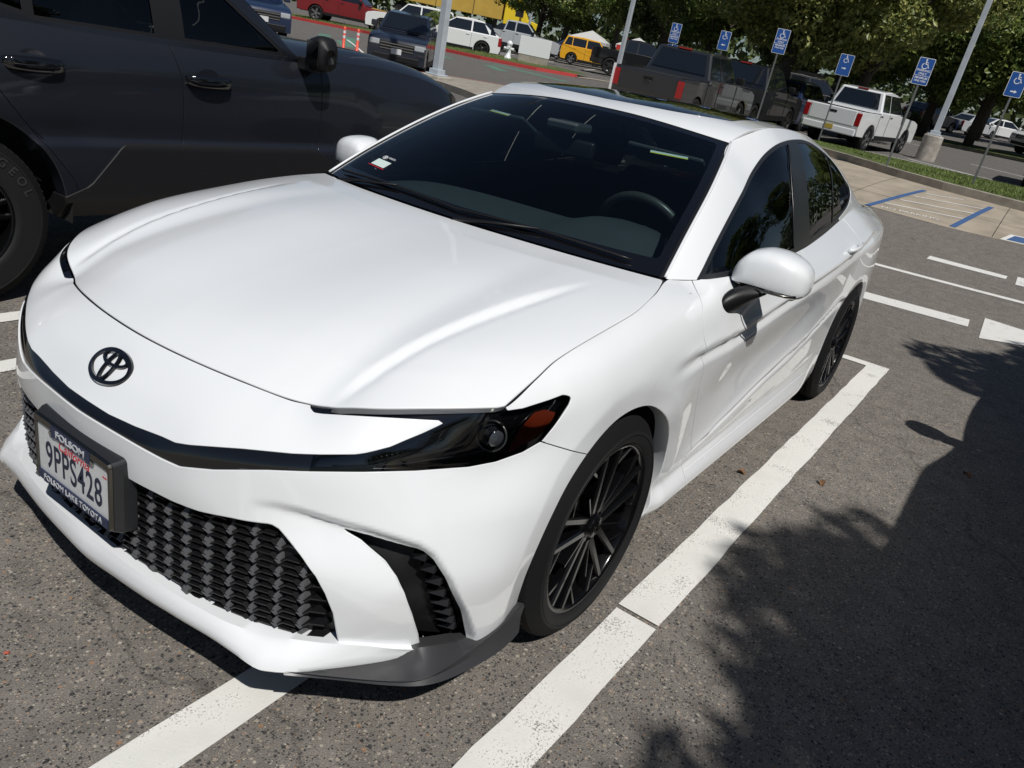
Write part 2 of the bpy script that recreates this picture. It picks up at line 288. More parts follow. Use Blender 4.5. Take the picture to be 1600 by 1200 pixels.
AMBER=[(0.3694, 0.8317, 0.7703), (0.338, 0.8399, 0.7729), (0.309, 0.8533, 0.7623), (0.3177, 0.8548, 0.7493), (0.357, 0.8491, 0.7101), (0.405, 0.8327, 0.694), (0.4313, 0.8229, 0.679), (0.4295, 0.8229, 0.6976), (0.4101, 0.8268, 0.7375)]
WINGT=[(0.6839, 0.7311, 0.2168), (0.6711, 0.7418, 0.2194), (0.6081, 0.7868, 0.2295), (0.5418, 0.8201, 0.221), (0.4775, 0.8458, 0.2094), (0.4064, 0.8662, 0.2358), (0.3151, 0.8716, 0.2362)]
GLASS=[(-0.5382, 0.7874, 0.9586), (-0.6371, 0.7691, 1.0112), (-0.7561, 0.7453, 1.0711), (-0.9524, 0.7066, 1.1581), (-1.2001, 0.6524, 1.26), (-1.3638, 0.6321, 1.3237), (-1.5436, 0.6231, 1.3653), (-1.7559, 0.611, 1.3822), (-1.9035, 0.6036, 1.3855), (-2.0692, 0.5988, 1.3785), (-2.3903, 0.6109, 1.3321), (-2.571, 0.6439, 1.2747), (-2.6605, 0.6765, 1.2228), (-2.7643, 0.6895, 1.1844), (-2.7852, 0.6979, 1.1655), (-2.7401, 0.7202, 1.1276), (-2.579, 0.7484, 1.0796), (-1.7427, 0.8163, 0.9952), (-1.4392, 0.8269, 0.9791)]
BP=[[(-1.6412, 0.6341, 1.3574), (-1.5544, 0.6904, 1.2834), (-1.4951, 0.7607, 1.1473), (-1.4617, 0.8196, 0.9987)], [(-1.7893, 0.6361, 1.3562), (-1.7513, 0.6914, 1.2844), (-1.7206, 0.7436, 1.1892), (-1.7188, 0.8107, 1.0149)], [(-2.3088, 0.6584, 1.295), (-2.222, 0.7332, 1.1758), (-2.2521, 0.7819, 1.0329)]]
SUN=[(-1.18, -0.1259, 1.4046), (-1.1785, 0.041, 1.4043), (-1.2332, 0.2973, 1.4074), (-1.2604, 0.3813, 1.4044), (-1.3229, 0.4631, 1.4054)]
DOOR1=[(-0.5247, 0.797, 0.9446), (-0.4, 0.8667, 0.8734), (-0.4445, 0.8869, 0.8322), (-0.4499, 0.9083, 0.7352), (-0.5282, 0.9043, 0.5614), (-0.652, 0.8891, 0.325)]
DOOR2=[(-1.5915, 0.9062, 0.754), (-1.694, 0.8971, 0.6421), (-1.8415, 0.8935, 0.4588)]
RSEAM=[(-2.297, 0.8562, 0.9708), (-2.2123, 0.9006, 0.9112), (-2.505, 0.8954, 0.7821)]
HANDLE=[(-2.332, 0.8822, 0.9433), (-2.4645, 0.8696, 0.9621), (-2.538, 0.8974, 0.8808)]
CHAR=[(-0.2941, 0.8994, 0.7797), (-0.7712, 0.9053, 0.7914), (-1.3222, 0.9064, 0.8407), (-2.4041, 0.8947, 0.9247), (-2.8486, 0.8588, 0.9771)]
SILL=[(-0.4905, 0.906, 0.388), (-0.86, 0.9051, 0.4451), (-1.3161, 0.9049, 0.5174), (-1.902, 0.8995, 0.5759), (-2.396, 0.8898, 0.6579)]
EMB=[(0.8775, -0.074, 0.6608), (0.8338, -0.051, 0.7048), (0.8384, 0.0536, 0.7007), (0.8803, 0.03, 0.6592), (0.859, -0.0071, 0.6829)]
STICK=[(-0.5073, -0.5914, 1.0351), (-0.4847, -0.4468, 1.0503), (-0.4534, -0.4374, 1.0334), (-0.4733, -0.5623, 1.0215), (-0.9051, 0.369, 1.2784), (-0.9686, 0.5013, 1.2793)]
WIPE=[(-0.3117, 0.1354, 0.9741), (-0.3031, 0.1431, 0.9682), (-0.3481, 0.4509, 0.9658)]
# ================================================================ shells: dense surfaces that can be cut along drawn outlines
class Sh:
    def __init__(s,V,N,F): s.V=np.asarray(V,float).reshape(-1,3); s.N=np.asarray(N,float).reshape(-1,3); s.F=F
def grid_shell(D,sym0=False,sym1=False,flip=False):
    dU=np.gradient(D,axis=0); dV=np.gradient(D,axis=1)
    N=np.cross(dU,dV); N/=np.linalg.norm(N,axis=2,keepdims=True)+1e-12
    if flip: N=-N
    n,m,_=D.shape
    if sym0: N[0,:,1]=0
    if sym1: N[-1,:,1]=0
    N/=np.linalg.norm(N,axis=2,keepdims=True)+1e-12
    if flip: F=[(i*m+j,i*m+j+1,(i+1)*m+j+1,(i+1)*m+j) for i in range(n-1) for j in range(m-1)]
    else: F=[(i*m+j,(i+1)*m+j,(i+1)*m+j+1,i*m+j+1) for i in range(n-1) for j in range(m-1)]
    return Sh(D.reshape(-1,3),N.reshape(-1,3),F)
def clip(sh,s,below=True):
    """keep where s<0 (below) else s>0; returns shell and list of cut edges"""
    s=np.where(np.abs(s)<1e-7,1e-7,s); 
    if not below: s=-s
    V=[];N=[];idx={};new={};F=[];E=[]
    ins=s<0; sv=s
    def old(i):
        k=idx.get(i)
        if k is None: k=idx[i]=len(V); V.append(sh.V[i]); N.append(sh.N[i])
        return k
    def cut(a,b):
        key=(a,b) if a<b else (b,a); k=new.get(key)
        if k is None:
            t=sv[a]/(sv[a]-sv[b]); k=new[key]=len(V); V.append(sh.V[a]+(sh.V[b]-sh.V[a])*t); q=sh.N[a]+(sh.N[b]-sh.N[a])*t; N.append(q/(np.linalg.norm(q)+1e-12))
        return k
    for f in sh.F:
        c=[ins[i] for i in f]
        if all(c): F.append(tuple(old(i) for i in f)); continue
        if not any(c): continue
        g=[];nn=[];k=len(f)
        for i in range(k):
            a=f[i];b=f[(i+1)%k]
            if c[i]: g.append(old(a)); nn.append(False)
            if c[i]!=c[(i+1)%k]: g.append(cut(a,b)); nn.append(True)
        if len(g)>=3:
            F.append(tuple(g))
            for i in range(len(g)):
                j=(i+1)%len(g)
                if nn[i] and nn[j]: E.append((g[i],g[j]))
    return Sh(np.array(V).reshape(-1,3),np.array(N).reshape(-1,3),F),E
def polysd(P,poly):
    """signed distance (negative inside) of points P (n,2) to polygon"""
    poly=np.asarray(poly,float); n=len(poly); d=np.full(len(P),1e9); ins=np.zeros(len(P),bool)
    for i in range(n):
        a=poly[i];b=poly[(i+1)%n]; ab=b-a; t=np.clip(((P-a)@ab)/(ab@ab+1e-12),0,1); q=a+t[:,None]*ab; d=np.minimum(d,np.hypot(*(P-q).T))
        c=((a[1]>P[:,1])!=(b[1]>P[:,1])); xx=(b[0]-a[0])*(P[:,1]-a[1])/((b[1]-a[1]) if abs(b[1]-a[1])>1e-12 else 1e-12)+a[0]; ins^=(c&(P[:,0]<xx))
    return np.where(ins,-d,d)
def loop_sd(sh,loop,dv,maxd=.25,facing=.05):
    """signed distance of shell verts to a 3D outline seen along direction dv"""
    dv=np.array(dv,float); dv/=np.linalg.norm(dv); e1=np.cross((0,0,1.),dv); e1/=np.linalg.norm(e1); e2=np.cross(dv,e1)
    L=np.asarray(loop,float); P=np.stack([sh.V@e1,sh.V@e2],1); Q=np.stack([L@e1,L@e2],1)
    lo=Q.min(0)-.05; hi=Q.max(0)+.05; dl=(L@dv).min()-maxd; dh=(L@dv).max()+maxd
    c=(P[:,0]>lo[0])&(P[:,0]<hi[0])&(P[:,1]>lo[1])&(P[:,1]<hi[1])&(sh.V@dv>dl)&(sh.V@dv<dh)&(sh.N@dv>facing)
    s=np.full(len(sh.V),1.0); 
    if c.any(): s[c]=polysd(P[c],Q)
    return s
def wall(sh,E,depth=.012,bev=.0018):
    """turn cut edges inward with a small rounded lip"""
    if not E: return sh
    out={};
    for a,b in E:
        t=sh.V[b]-sh.V[a]; L=np.linalg.norm(t)
        if L<1e-7: t=np.zeros(3)
        for v in (a,b):
            o=np.cross(t,sh.N[v]); out[v]=out.get(v,0)+o
    vs=list(out); idx={v:i for i,v in enumerate(vs)}
    Vb=sh.V[vs]; Nb=sh.N[vs]; O=np.array([out[v] for v in vs]); O/=np.linalg.norm(O,axis=1,keepdims=True)+1e-9
    rings=[(Vb,Nb),(Vb+O*bev*.7-Nb*bev*.3,(Nb+O)*.707),(Vb+O*bev-Nb*bev,O),(Vb+O*bev-Nb*depth,O)]
    n0=len(sh.V); k=len(vs); V=[sh.V];N=[sh.N]
    for a,b in rings: V.append(a);N.append(b/(np.linalg.norm(b,axis=1,keepdims=True)+1e-9))
    F=list(sh.F)
    for a,b in E:
        i,j=idx[a],idx[b]
        for r in range(3): F.append((n0+r*k+j,n0+r*k+i,n0+(r+1)*k+i,n0+(r+1)*k+j))
    return Sh(np.vstack(V),np.vstack(N),F)
def offset(sh,d): return Sh(sh.V-sh.N*d,sh.N,sh.F)
def join(*S):
    V=[];N=[];F=[];o=0
    for s in S:
        V.append(s.V);N.append(s.N);F+=[tuple(i+o for i in f) for f in s.F]; o+=len(s.V)
    return Sh(np.vstack(V),np.vstack(N),F)
def mirror(s): return Sh(s.V*[1,-1,1],s.N*[1,-1,1],[f[::-1] for f in s.F])
def put(name,sh,m,parent,both=None):
    """both: None -> only left; 'join' -> one mesh with mirror; 'pair' -> two objects"""
    if both=='join': sh=join(sh,mirror(sh))
    o=mobj(name,sh.V,sh.F,m,parent,N=sh.N)
    if both=='pair': r=mirror(sh); return [o,mobj(name,r.V,r.F,m,parent,N=r.N)]
    return o
def polyline_x(pts,z):
    p=sorted(pts,key=lambda q:q[1]); return np.interp(z,[q[1] for q in p],[q[0] for q in p])
def dist_poly3(V,P,chunk=4000):
    P=np.asarray(P,float); out=np.full(len(V),1e9)
    for a,b in zip(P[:-1],P[1:]):
        ab=b-a; t=np.clip(((V-a)@ab)/(ab@ab+1e-12),0,1); out=np.minimum(out,np.linalg.norm(V-(a+t[:,None]*ab),axis=1))
    return out
# ================================================================ the white sedan
car=empty('parked_car',(0,0,0),0,'white sedan with black grille and black wheels, nearest car, filling the middle of the photo','car')
def fixc(sh,D):
    n,m,_=D.shape; N=sh.N.reshape(n,m,3); N[:,0,1]=0; N[:,0]/=np.linalg.norm(N[:,0],axis=1,keepdims=True); return sh
def arch_d(V,cx,cz,r): return np.hypot(V[:,0]-cx,V[:,2]-cz)-r
AF=(-.015,.345,.357); AR=(-2.825,.345,.362)
SLOT=[(a,b,c-.004) if i<6 else (a-.004,b,c+.005) if i>9 else (a,b,c) for i,(a,b,c) in enumerate(SLOT)]
INTAKE=[(a-.008,b-.004,c-.045) if c<.225 else (a,b,c) for a,b,c in INTAKE]
GRO=[(a,b,c-(.026 if c<.30 else 0)) for a,b,c in GRILLE]
def build_body():
    DB=dense(BELT,.0075,.0085,True,True,(1.75,.016)); n,m,_=DB.shape; V=DB.reshape(-1,3)
    nrm=grid_shell(DB,True,True).N; side=nrm[:,1]
    # crisp character lines on the doors
    def cusp(pts,w,h,x0,x1,below=1.):
        xs=[p[0] for p in pts][::-1]; zs=[p[2] for p in pts][::-1]
        z0=np.interp(V[:,0],xs,zs); d=V[:,2]-z0; f=sstep((x0-V[:,0])/.25)*sstep((V[:,0]-x1)/.5)*(side>.3)
        V[:,1]+=h*f*np.exp(-np.abs(d)/w)-h*below*f*np.exp(-((d+w*1.3)/w)**2)
    cusp(CHAR,.018,.012,-.20,-3.3,1.4); cusp(SILL,.016,.012,-.42,-2.75,1.5)
    cusp([(-.4,0,.335),(-1.4,0,.36),(-2.3,0,.40)],.010,.004,-.42,-2.4)
    # flat band round the wheel arches
    for (cx,cz,r),wd in ((AF,.06),(AR,.055)):
        d=arch_d(V,cx,cz,r); k=(side>.2)&(d<wd+.03)&(V[:,2]>.15)
        V[k,1]-= .011*np.clip((wd-d[k])/wd,0,1.1)
    # ledge running from the grille corner into the side intake
    s=np.full(len(V),1.); sh0=Sh(V,nrm,[])
    LP=LEDGE+[(.40,.80,.10),(.60,.70,.10),(.80,.50,.15),(.83,.45,.30),(.845,.46,.50)]
    s=loop_sd(sh0,LP,(.72,.6,.2),.3,.0); k=s<.03
    dl=dist_poly3(V,LEDGE); f=sstep((.86-V[:,0])/.09)
    inset=.021*np.exp(-np.maximum(dl-.02,0)/.10)*sstep((-s+.012)/.024)*f
    lip=0
    V+=nrm*((-inset+lip)*(k|(s<.05)))[:,None]
    # the bar under the slot is crisp: slight roll along slot edge
    sh=grid_shell(DB,True,True)
    N=sh.N.reshape(n,m,3)
    # --- openings
    def opening(sh,loop,dv,depth,bev=.0018,maxd=.25):
        s=loop_sd(sh,loop,dv,maxd); a,e1=clip(sh,s,False); b,e2=clip(sh,s,True); return wall(a,e1,depth,bev),b,e2
    UN=SLOT[:8]+LAMP[1:]+SLOT[8:]
    sh,both,le=opening(sh,UN,(.85,.38,.42),.004,.0016)
    q=(both.V[:,1]-.571)*.85-(both.V[:,0]-.772)*.45
    slot,_=clip(both,q,True); lamp,_=clip(both,q,False)
    def surround(name,ins,e,d):
        b=Sh(ins.V,ins.N,[]); w_=wall(b,[(j,i) for i,j in e],d,.0005); w_=Sh(w_.V,w_.N,[f[::-1] for f in w_.F]); put(name,w_,M['grey_plastic'],car,'pair' if 'intake' in name else 'join')
    sh,grl,e=opening(sh,GRO,(1,.25,.05),.006,.003); surround('grille_surround',grl,e,.06)
    sh,itk,e=opening(sh,INTAKE,(.80,.6,.1),.006,.003); surround('intake_surround',itk,e,.05)
    # --- wheel arches
    for cx,cz,r in (AF,AR):
        s=arch_d(sh.V,cx,cz,r); s=np.where(sh.V[:,1]>.3,s,1.); s=np.where(np.abs(sh.V[:,0]-cx)<.7,s,1.)
        sh,e=clip(sh,s,False); sh=wall(sh,e,.05,.003)
    g=.0022
    def gap(sh,x,g):
        a,_=clip(sh,x-g,True); y=_
        b,_=clip(sh,np.abs(x)-g*1.6,True); put('panel_gap_shade',offset(b,.0035),M['dark'],car,'pair')  # dark strip behind the seam stands in for the gap's shade
    # --- front bumper cover / fender seam
    bs=[(.13,.60),(.172,.626),(.352,.700),(.40,.74),(.447,.786),(.46,.85)]
    x=sh.V[:,0]-np.interp(sh.V[:,2],[p[1] for p in bs],[p[0] for p in bs])
    x=np.where(sh.V[:,2]<.60,sh.V[:,0]-.13,x)
    gb=.0052; gap(sh,x,gb); bump,e=clip(sh,x-gb,False); bump=wall(bump,e,.010,.0008); rest,e=clip(sh,x+gb,True); rest=wall(rest,e,.010,.0008)
    x0=None
    put('front_bumper',bump,M['white'],car,'join')
    # --- fender / front door
    ds=[(-.60,.20),(-.652,.325),(-.528,.561),(-.455,.735),(-.4445,.832),(-.405,.873),(-.50,.935),(-.53,.96)]
    def seam(sh,pts,zz=None):
        return sh.V[:,0]-np.interp(sh.V[:,2],[p[1] for p in pts],[p[0] for p in pts])
    # smooth version of the traced seam
    ds=[(-.62,.20),(-.60,.33),(-.545,.50),(-.495,.62),(-.462,.735),(-.440,.82),(-.452,.875),(-.500,.930),(-.535,.965)]
    x=seam(rest,ds); gap(rest,x,g); fen,e=clip(rest,x-g,False); fen=wall(fen,e,.012,.0007); rest,e=clip(rest,x+g,True); rest=wall(rest,e,.012,.0007)
    put('fender',fen,M['white'],car,'pair')
    # --- skirt below the doors
    def skirt(sh):
        zz=np.interp(sh.V[:,0],[-2.6,-2.3,-.6,-.3],[.335,.325,.305,.30]); return np.where(sh.V[:,0]>-2.55,sh.V[:,2]-zz,1.)
    sk,e=clip(rest,skirt(rest)+.0015,True); sk=wall(sk,e,.01); rest,e=clip(rest,skirt(rest)-.0015,False); rest=wall(rest,e,.01)
    put('side_skirt',sk,M['white'],car,'pair')
    b1=[(-1.90,.30),(-1.84,.46),(-1.72,.64),(-1.63,.755),(-1.585,.86),(-1.565,.99)]
    x=seam(rest,b1); gap(rest,x,g); fd,e=clip(rest,x-g*.8,False); fd=wall(fd,e,.012); rest,e=clip(rest,x+g*.8,True); rest=wall(rest,e,.012)
    put('front_door',fd,M['white'],car,'pair')
    b2=[(-2.36,.30),(-2.40,.48),(-2.50,.66),(-2.56,.78),(-2.56,.90),(-2.49,.98),(-2.47,1.1)]
    x=seam(rest,b2); gap(rest,x,g); rd,e=clip(rest,x-g,False); rd=wall(rd,e,.012); rest,e=clip(rest,x+g,True); rest=wall(rest,e,.012)
    put('rear_door',rd,M['white'],car,'pair')
    tl=np.maximum(np.maximum(rest.V[:,0]+3.38-.25*(rest.V[:,2]-.93),.865-rest.V[:,2]+.0*rest.V[:,0]),rest.V[:,2]-.975)
    tail,e=clip(rest,tl,True); rest,e=clip(rest,tl,False); rest=wall(rest,e,.015); put('tail_lamp',offset(tail,.002),M['red'],car,'join')
    rb=np.where(rest.V[:,0]<-3.40,rest.V[:,2]-.66,1.)
    bb,e=clip(rest,rb+g,True); bb=wall(bb,e,.01); rest,e=clip(rest,rb-g,False); rest=wall(rest,e,.01)
    put('rear_bumper',bb,M['white'],car,'join'); put('quarter_panel',rest,M['white'],car,'join')
    return slot,lamp,le,grl,itk
slot,lamp,lamp_e,grl,itk=build_body()
def clip2(sh,s,below=True): return clip(sh,s,below)[0]
# ---- bonnet
def build_hood():
    D=hood(); sh=fixc(grid_shell(D,flip=True),D); n,m,_=D.shape
    edge=[tuple(D[0,j]) for j in range(m)]+[tuple(D[i,-1]) for i in range(1,n)]
    back=[tuple(D[-1,j]) for j in range(m)]
    fr=[tuple(D[0,j]) for j in range(m)]; s=np.maximum(.0068-np.minimum(dist_poly3(sh.V,edge),dist_poly3(sh.V,back)),.0078-dist_poly3(sh.V,fr)); a,e=clip(sh,s,True); put('bonnet',wall(a,e,.02,.004),M['white'],car,'join')
build_hood()
# ---- windscreen, cowl, roof, rear glass
def build_top():
    D=windscreen(); sh=fixc(grid_shell(D,flip=True),D); n,m,_=D.shape
    sides=[tuple(D[i,-1]) for i in range(n)]; top=[tuple(D[-1,j]) for j in range(m)]; bot=[tuple(D[0,j]) for j in range(m)]
    ds=dist_poly3(sh.V,sides); dt=dist_poly3(sh.V,top); db=dist_poly3(sh.V,bot)
    s1=.013-np.minimum(ds,dt); trim,e=clip(sh,s1,False); g,e2=clip(sh,s1,True)
    for sg in (1,-1): MB().tube([(q[0]+.002,(q[1]+.003)*sg,q[2]+.003) for q in resample(WSS,30)],.0052,6).build('pillar_edge',M['white'],car,smooth=True)
    put('windscreen_seal',offset(trim,.002),M['black_plastic'],car,'join')
    ds,dt,db=[dist_poly3(g.V,q) for q in (sides,top,bot)]
    s2=np.maximum(np.maximum(.042-ds,.040-dt),.058-db+ .02*np.abs(g.V[:,1])); fr,_=clip(g,s2,False); gg,_=clip(g,s2,True)
    put('windscreen_border',fr,M['gloss_black'],car,'join'); put('windscreen',gg,M['glass'],car,'join')
    # cowl strip between bonnet and glass
    V=[];F=[]; A=resample(HBACK,40,True); B=resample(WSB,40,True)
    pts=[]
    for sgn in (-1,1):
        rng=range(39,0,-1) if sgn<0 else range(40)
        for i in rng:
            a=A[i]*[1,sgn,1]; b=B[i]*[1,sgn,1]; pts.append((a,b))
    for a,b in pts: V+=[tuple(a+[.012,0,-.022]),tuple((a+b)/2+[0,0,-.016]),tuple(b+[-.01,0,-.002])]
    F=[(3*i+j,3*i+j+1,3*i+4+j,3*i+3+j) for i in range(len(pts)-1) for j in range(2)]
    mobj('cowl_panel',V,F,M['black_plastic'],car)
    # roof with glass panel
    D=roof(); sh=fixc(grid_shell(D,flip=True),D); n,m,_=D.shape
    s=.004-dist_poly3(sh.V,[tuple(D[i,-1]) for i in range(n)]); sh,e=clip(sh,s,True); sh=wall(sh,e,.01,.002)
    X,Y=sh.V[:,0],sh.V[:,1]; xf=-1.185-.16*(np.abs(Y)/.45)**3
    q=np.maximum(np.maximum(X-xf,-2.30-X),np.abs(Y)-.470); q=np.where(sh.N[:,2]>.5,q,1.)
    rg,e=clip(sh,q+.002,True); rf,e2=clip(sh,q-.002,False); put('roof',wall(rf,e2,.01,.003),M['white'],car,'join')
    put('roof_glass',wall(offset(rg,-.001),e,.008,.001),M['gloss_black'],car,'join')
    D=backglass(); sh=fixc(grid_shell(D,flip=True),D); put('rear_window',sh,M['gloss_black'],car,'join')
    # boot lid
    H2=coons(BGB,[b[8] for b in (BELT[-1],BELT[-2],BELT[-3])],[(-3.42,0,1.068),(-3.6,0,1.074),(-3.84,0,1.055)],[(-3.28,.62,1.062),(-3.45,.665,1.05),(-3.66,.62,1.04)],24,24)
    sh=fixc(grid_shell(H2,flip=True),H2); put('boot_lid',sh,M['white'],car,'join')
build_top()
# ---- side glass and pillars
M['stripmetal']=mat('dull_window_strip',(.10,.10,.105),.35,.8)
def build_side():
    D=side_house(); sh=grid_shell(D)
    L=[tuple(q) for q in resample(GLASS[:-1],90)]+[(-2.60,.75,1.05),(-2.45,.775,1.005),(-2.0,.82,.96),(-1.5,.84,.93),(-1.1,.84,.925),(-.8,.84,.93),(-.53,.80,.945)]
    dv=(0,1,.25); s=loop_sd(sh,L,dv,.6,.0); fr,e=clip(sh,s,False); put('pillar_frame',wall(fr,e,.012,.003),M['white'],car,'pair')
    g,_=clip(sh,s,True)
    rail=[tuple(D[i,0]) for i in range(D.shape[0])]
    s=loop_sd(g,L,dv,.6,.0); s2=np.maximum(s+.016,.018-dist_poly3(g.V,rail)); tr,e=clip(g,s2,False); gl,_=clip(g,s2,True)
    put('window_trim',wall(offset(tr,.002),e,.008,.001),M['grey_plastic'],car,'pair')
    bp=[(BP[0][i][0],BP[0][i][2]) for i in range(4)]; bq=[(BP[1][i][0],BP[1][i][2]) for i in range(4)]
    xa=lambda q:gl_.V[:,0]-np.interp(gl_.V[:,2],[p[1] for p in sorted(q,key=lambda t:t[1])],[p[0] for p in sorted(q,key=lambda t:t[1])])
    gl_=gl; f,_=clip(gl,xa(bp),False); rest,_=clip(gl,xa(bp),True); gl_=rest; r,_=clip(rest,xa(bq),True); b,_=clip(rest,xa(bq),False)
    put('front_side_window',offset(f,.005),M['frontglass'],car,'pair'); put('b_pillar',offset(b,.001),M['grey_plastic'],car,'pair')
    q3=[(-2.21,1.0),(-2.24,1.18),(-2.30,1.30),(-2.33,1.36)]
    gl_=r; r1,_=clip(r,xa(q3)-.012,False); r2,_=clip(r,xa(q3)-.012,True); gl_=r2; dvd,_=clip(r2,xa(q3)+.012,False); r2,_=clip(r2,xa(q3)+.012,True)
    put('rear_side_window',offset(r1,.005),M['sideglass'],car,'pair'); put('window_divider',offset(dvd,.002),M['grey_plastic'],car,'pair'); put('quarter_window',offset(r2,.005),M['sideglass'],car,'pair')
    # bright strip down the back edge of the front window
    for sg in (1,-1):
        m=MB(); P=[(p[0]+.012,(p[1]+.001)*sg,p[2]) for p in BP[0]]; m.tube(P,.0022,6); m.build('window_strip',M['stripmetal'],car,smooth=True)
build_side()
# ---- slot, lower grille, side intakes
def insets():
    put('upper_grille',offset(slot,.0035),M['gloss_black'],car,'join')
    put('grille_backing',offset(grl,.034),M['mesh_black'],car,'join')
    put('intake_backing',offset(itk,.045),M['black_plastic'],car,'pair')
    # radar cover in the slot centre
    V=[];F=[]
    for i in range(9):
        y=-.055+.11*i/8
        for z,x in ((.585,.917),(.600,.915),(.615,.905),(.628,.893)): V.append((x-.25*y*y-.012,y,z))
    F=[(i*4+j,i*4+j+1,(i+1)*4+j+1,(i+1)*4+j) for i in range(8) for j in range(3)]
    mobj('radar_cover',V,F,M['grey_plastic'],car,smooth=True)
    # honeycomb of pointed blades
    bt=np.array(sorted([(p[1],p[0]) for p in [(.935,0),(.928,.15),(.905,.33),(.866,.46),(.81,.60),(.73,.71)]]))
    def xs(y,z): return float(np.interp(abs(y),bt[:,0],bt[:,1]))-.020-.05*max(0,.30-z)
    gp=[(p[1],p[2]) for p in GRO]
    def inside(y,z,mrg): return polysd(np.array([[abs(y),z]]),gp)[0]<-mrg
    bars=MB(); fac=MB(); DY=.108; DZ=.0168
    for r in range(-2,19):
        z0=.232+r*DZ
        for k in range(-8,9):
            y=(k+(.5 if r%2 else 0))*DY
            # blade segment from this node to the next: flat top, drop at nodes
            seg=[(y-.42*DY,.006),(y-.17*DY,.006),(y-.07*DY,-.005),(y+.07*DY,-.005),(y+.17*DY,.006),(y+.42*DY,.006)]
            V=[];ok=inside(y,z0-.004,.0) and inside(y+.42*DY,z0+.006,-.004) and inside(y-.42*DY,z0+.006,-.004)
            if not ok: continue
            for yy,dz in seg:
                xx=xs(yy,z0); zz=z0+dz*.8
                V+=[(xx,yy,zz+.0012),(xx-.002,yy,zz-.0036),(xx-.036,yy,zz-.001),(xx-.036,yy,zz+.006)]
            F=[(i*4+j,i*4+(j+1)%4,(i+1)*4+(j+1)%4,(i+1)*4+j) for i in range(5) for j in range(4)]
            if abs(y)>.62: continue
            bars.add(V,F)
            if inside(y,z0+.012,.012):
                w=.009+.004*min(1,abs(y)*3); x0=xs(y,z0)
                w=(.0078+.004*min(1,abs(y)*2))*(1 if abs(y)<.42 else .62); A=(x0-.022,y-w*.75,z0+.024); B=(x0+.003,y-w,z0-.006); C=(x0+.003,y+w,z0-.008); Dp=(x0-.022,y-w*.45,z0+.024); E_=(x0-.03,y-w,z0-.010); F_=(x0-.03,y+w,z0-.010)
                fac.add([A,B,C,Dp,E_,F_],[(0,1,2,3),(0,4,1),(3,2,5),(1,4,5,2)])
    multi('grille_mesh',[(bars,M['mesh_black']),(fac,M['sunlit_facet'])],car)
    # small wedges down the side intake, both sides
    for sg in (1,-1):
        m=MB()
        C=[(.640,.790,.470),(.624,.806,.440),(.608,.815,.405),(.594,.819,.370),(.577,.822,.335),(.559,.822,.300),(.541,.820,.266),(.523,.815,.234)]
        tdir=Vector((.62,-.78,0)).normalized()
        for i,c in enumerate(C):
            c=Vector(c)-Vector((.80,.58,0)).normalized()*.024; n=Vector((.80,.58,.0)).normalized(); l=.014+.0015*min(i,4)
            P=[c+tdir*l*1.9, c-tdir*l*.45, c-tdir*l*.2+Vector((0,0,.014)), c-tdir*l*.45-n*.03, c+tdir*l*1.9-n*.03, c-tdir*l*.2+Vector((0,0,.014))-n*.03, c+n*.010-tdir*.1*l]
            P=[(p.x,p.y*sg,p.z) for p in P]; m.add(P,[(0,6,2),(6,1,2),(0,4,3,1,6),(0,2,5,4),(1,3,5,2)])
        m.build('intake_fin',M['mesh_black'],car)
insets()
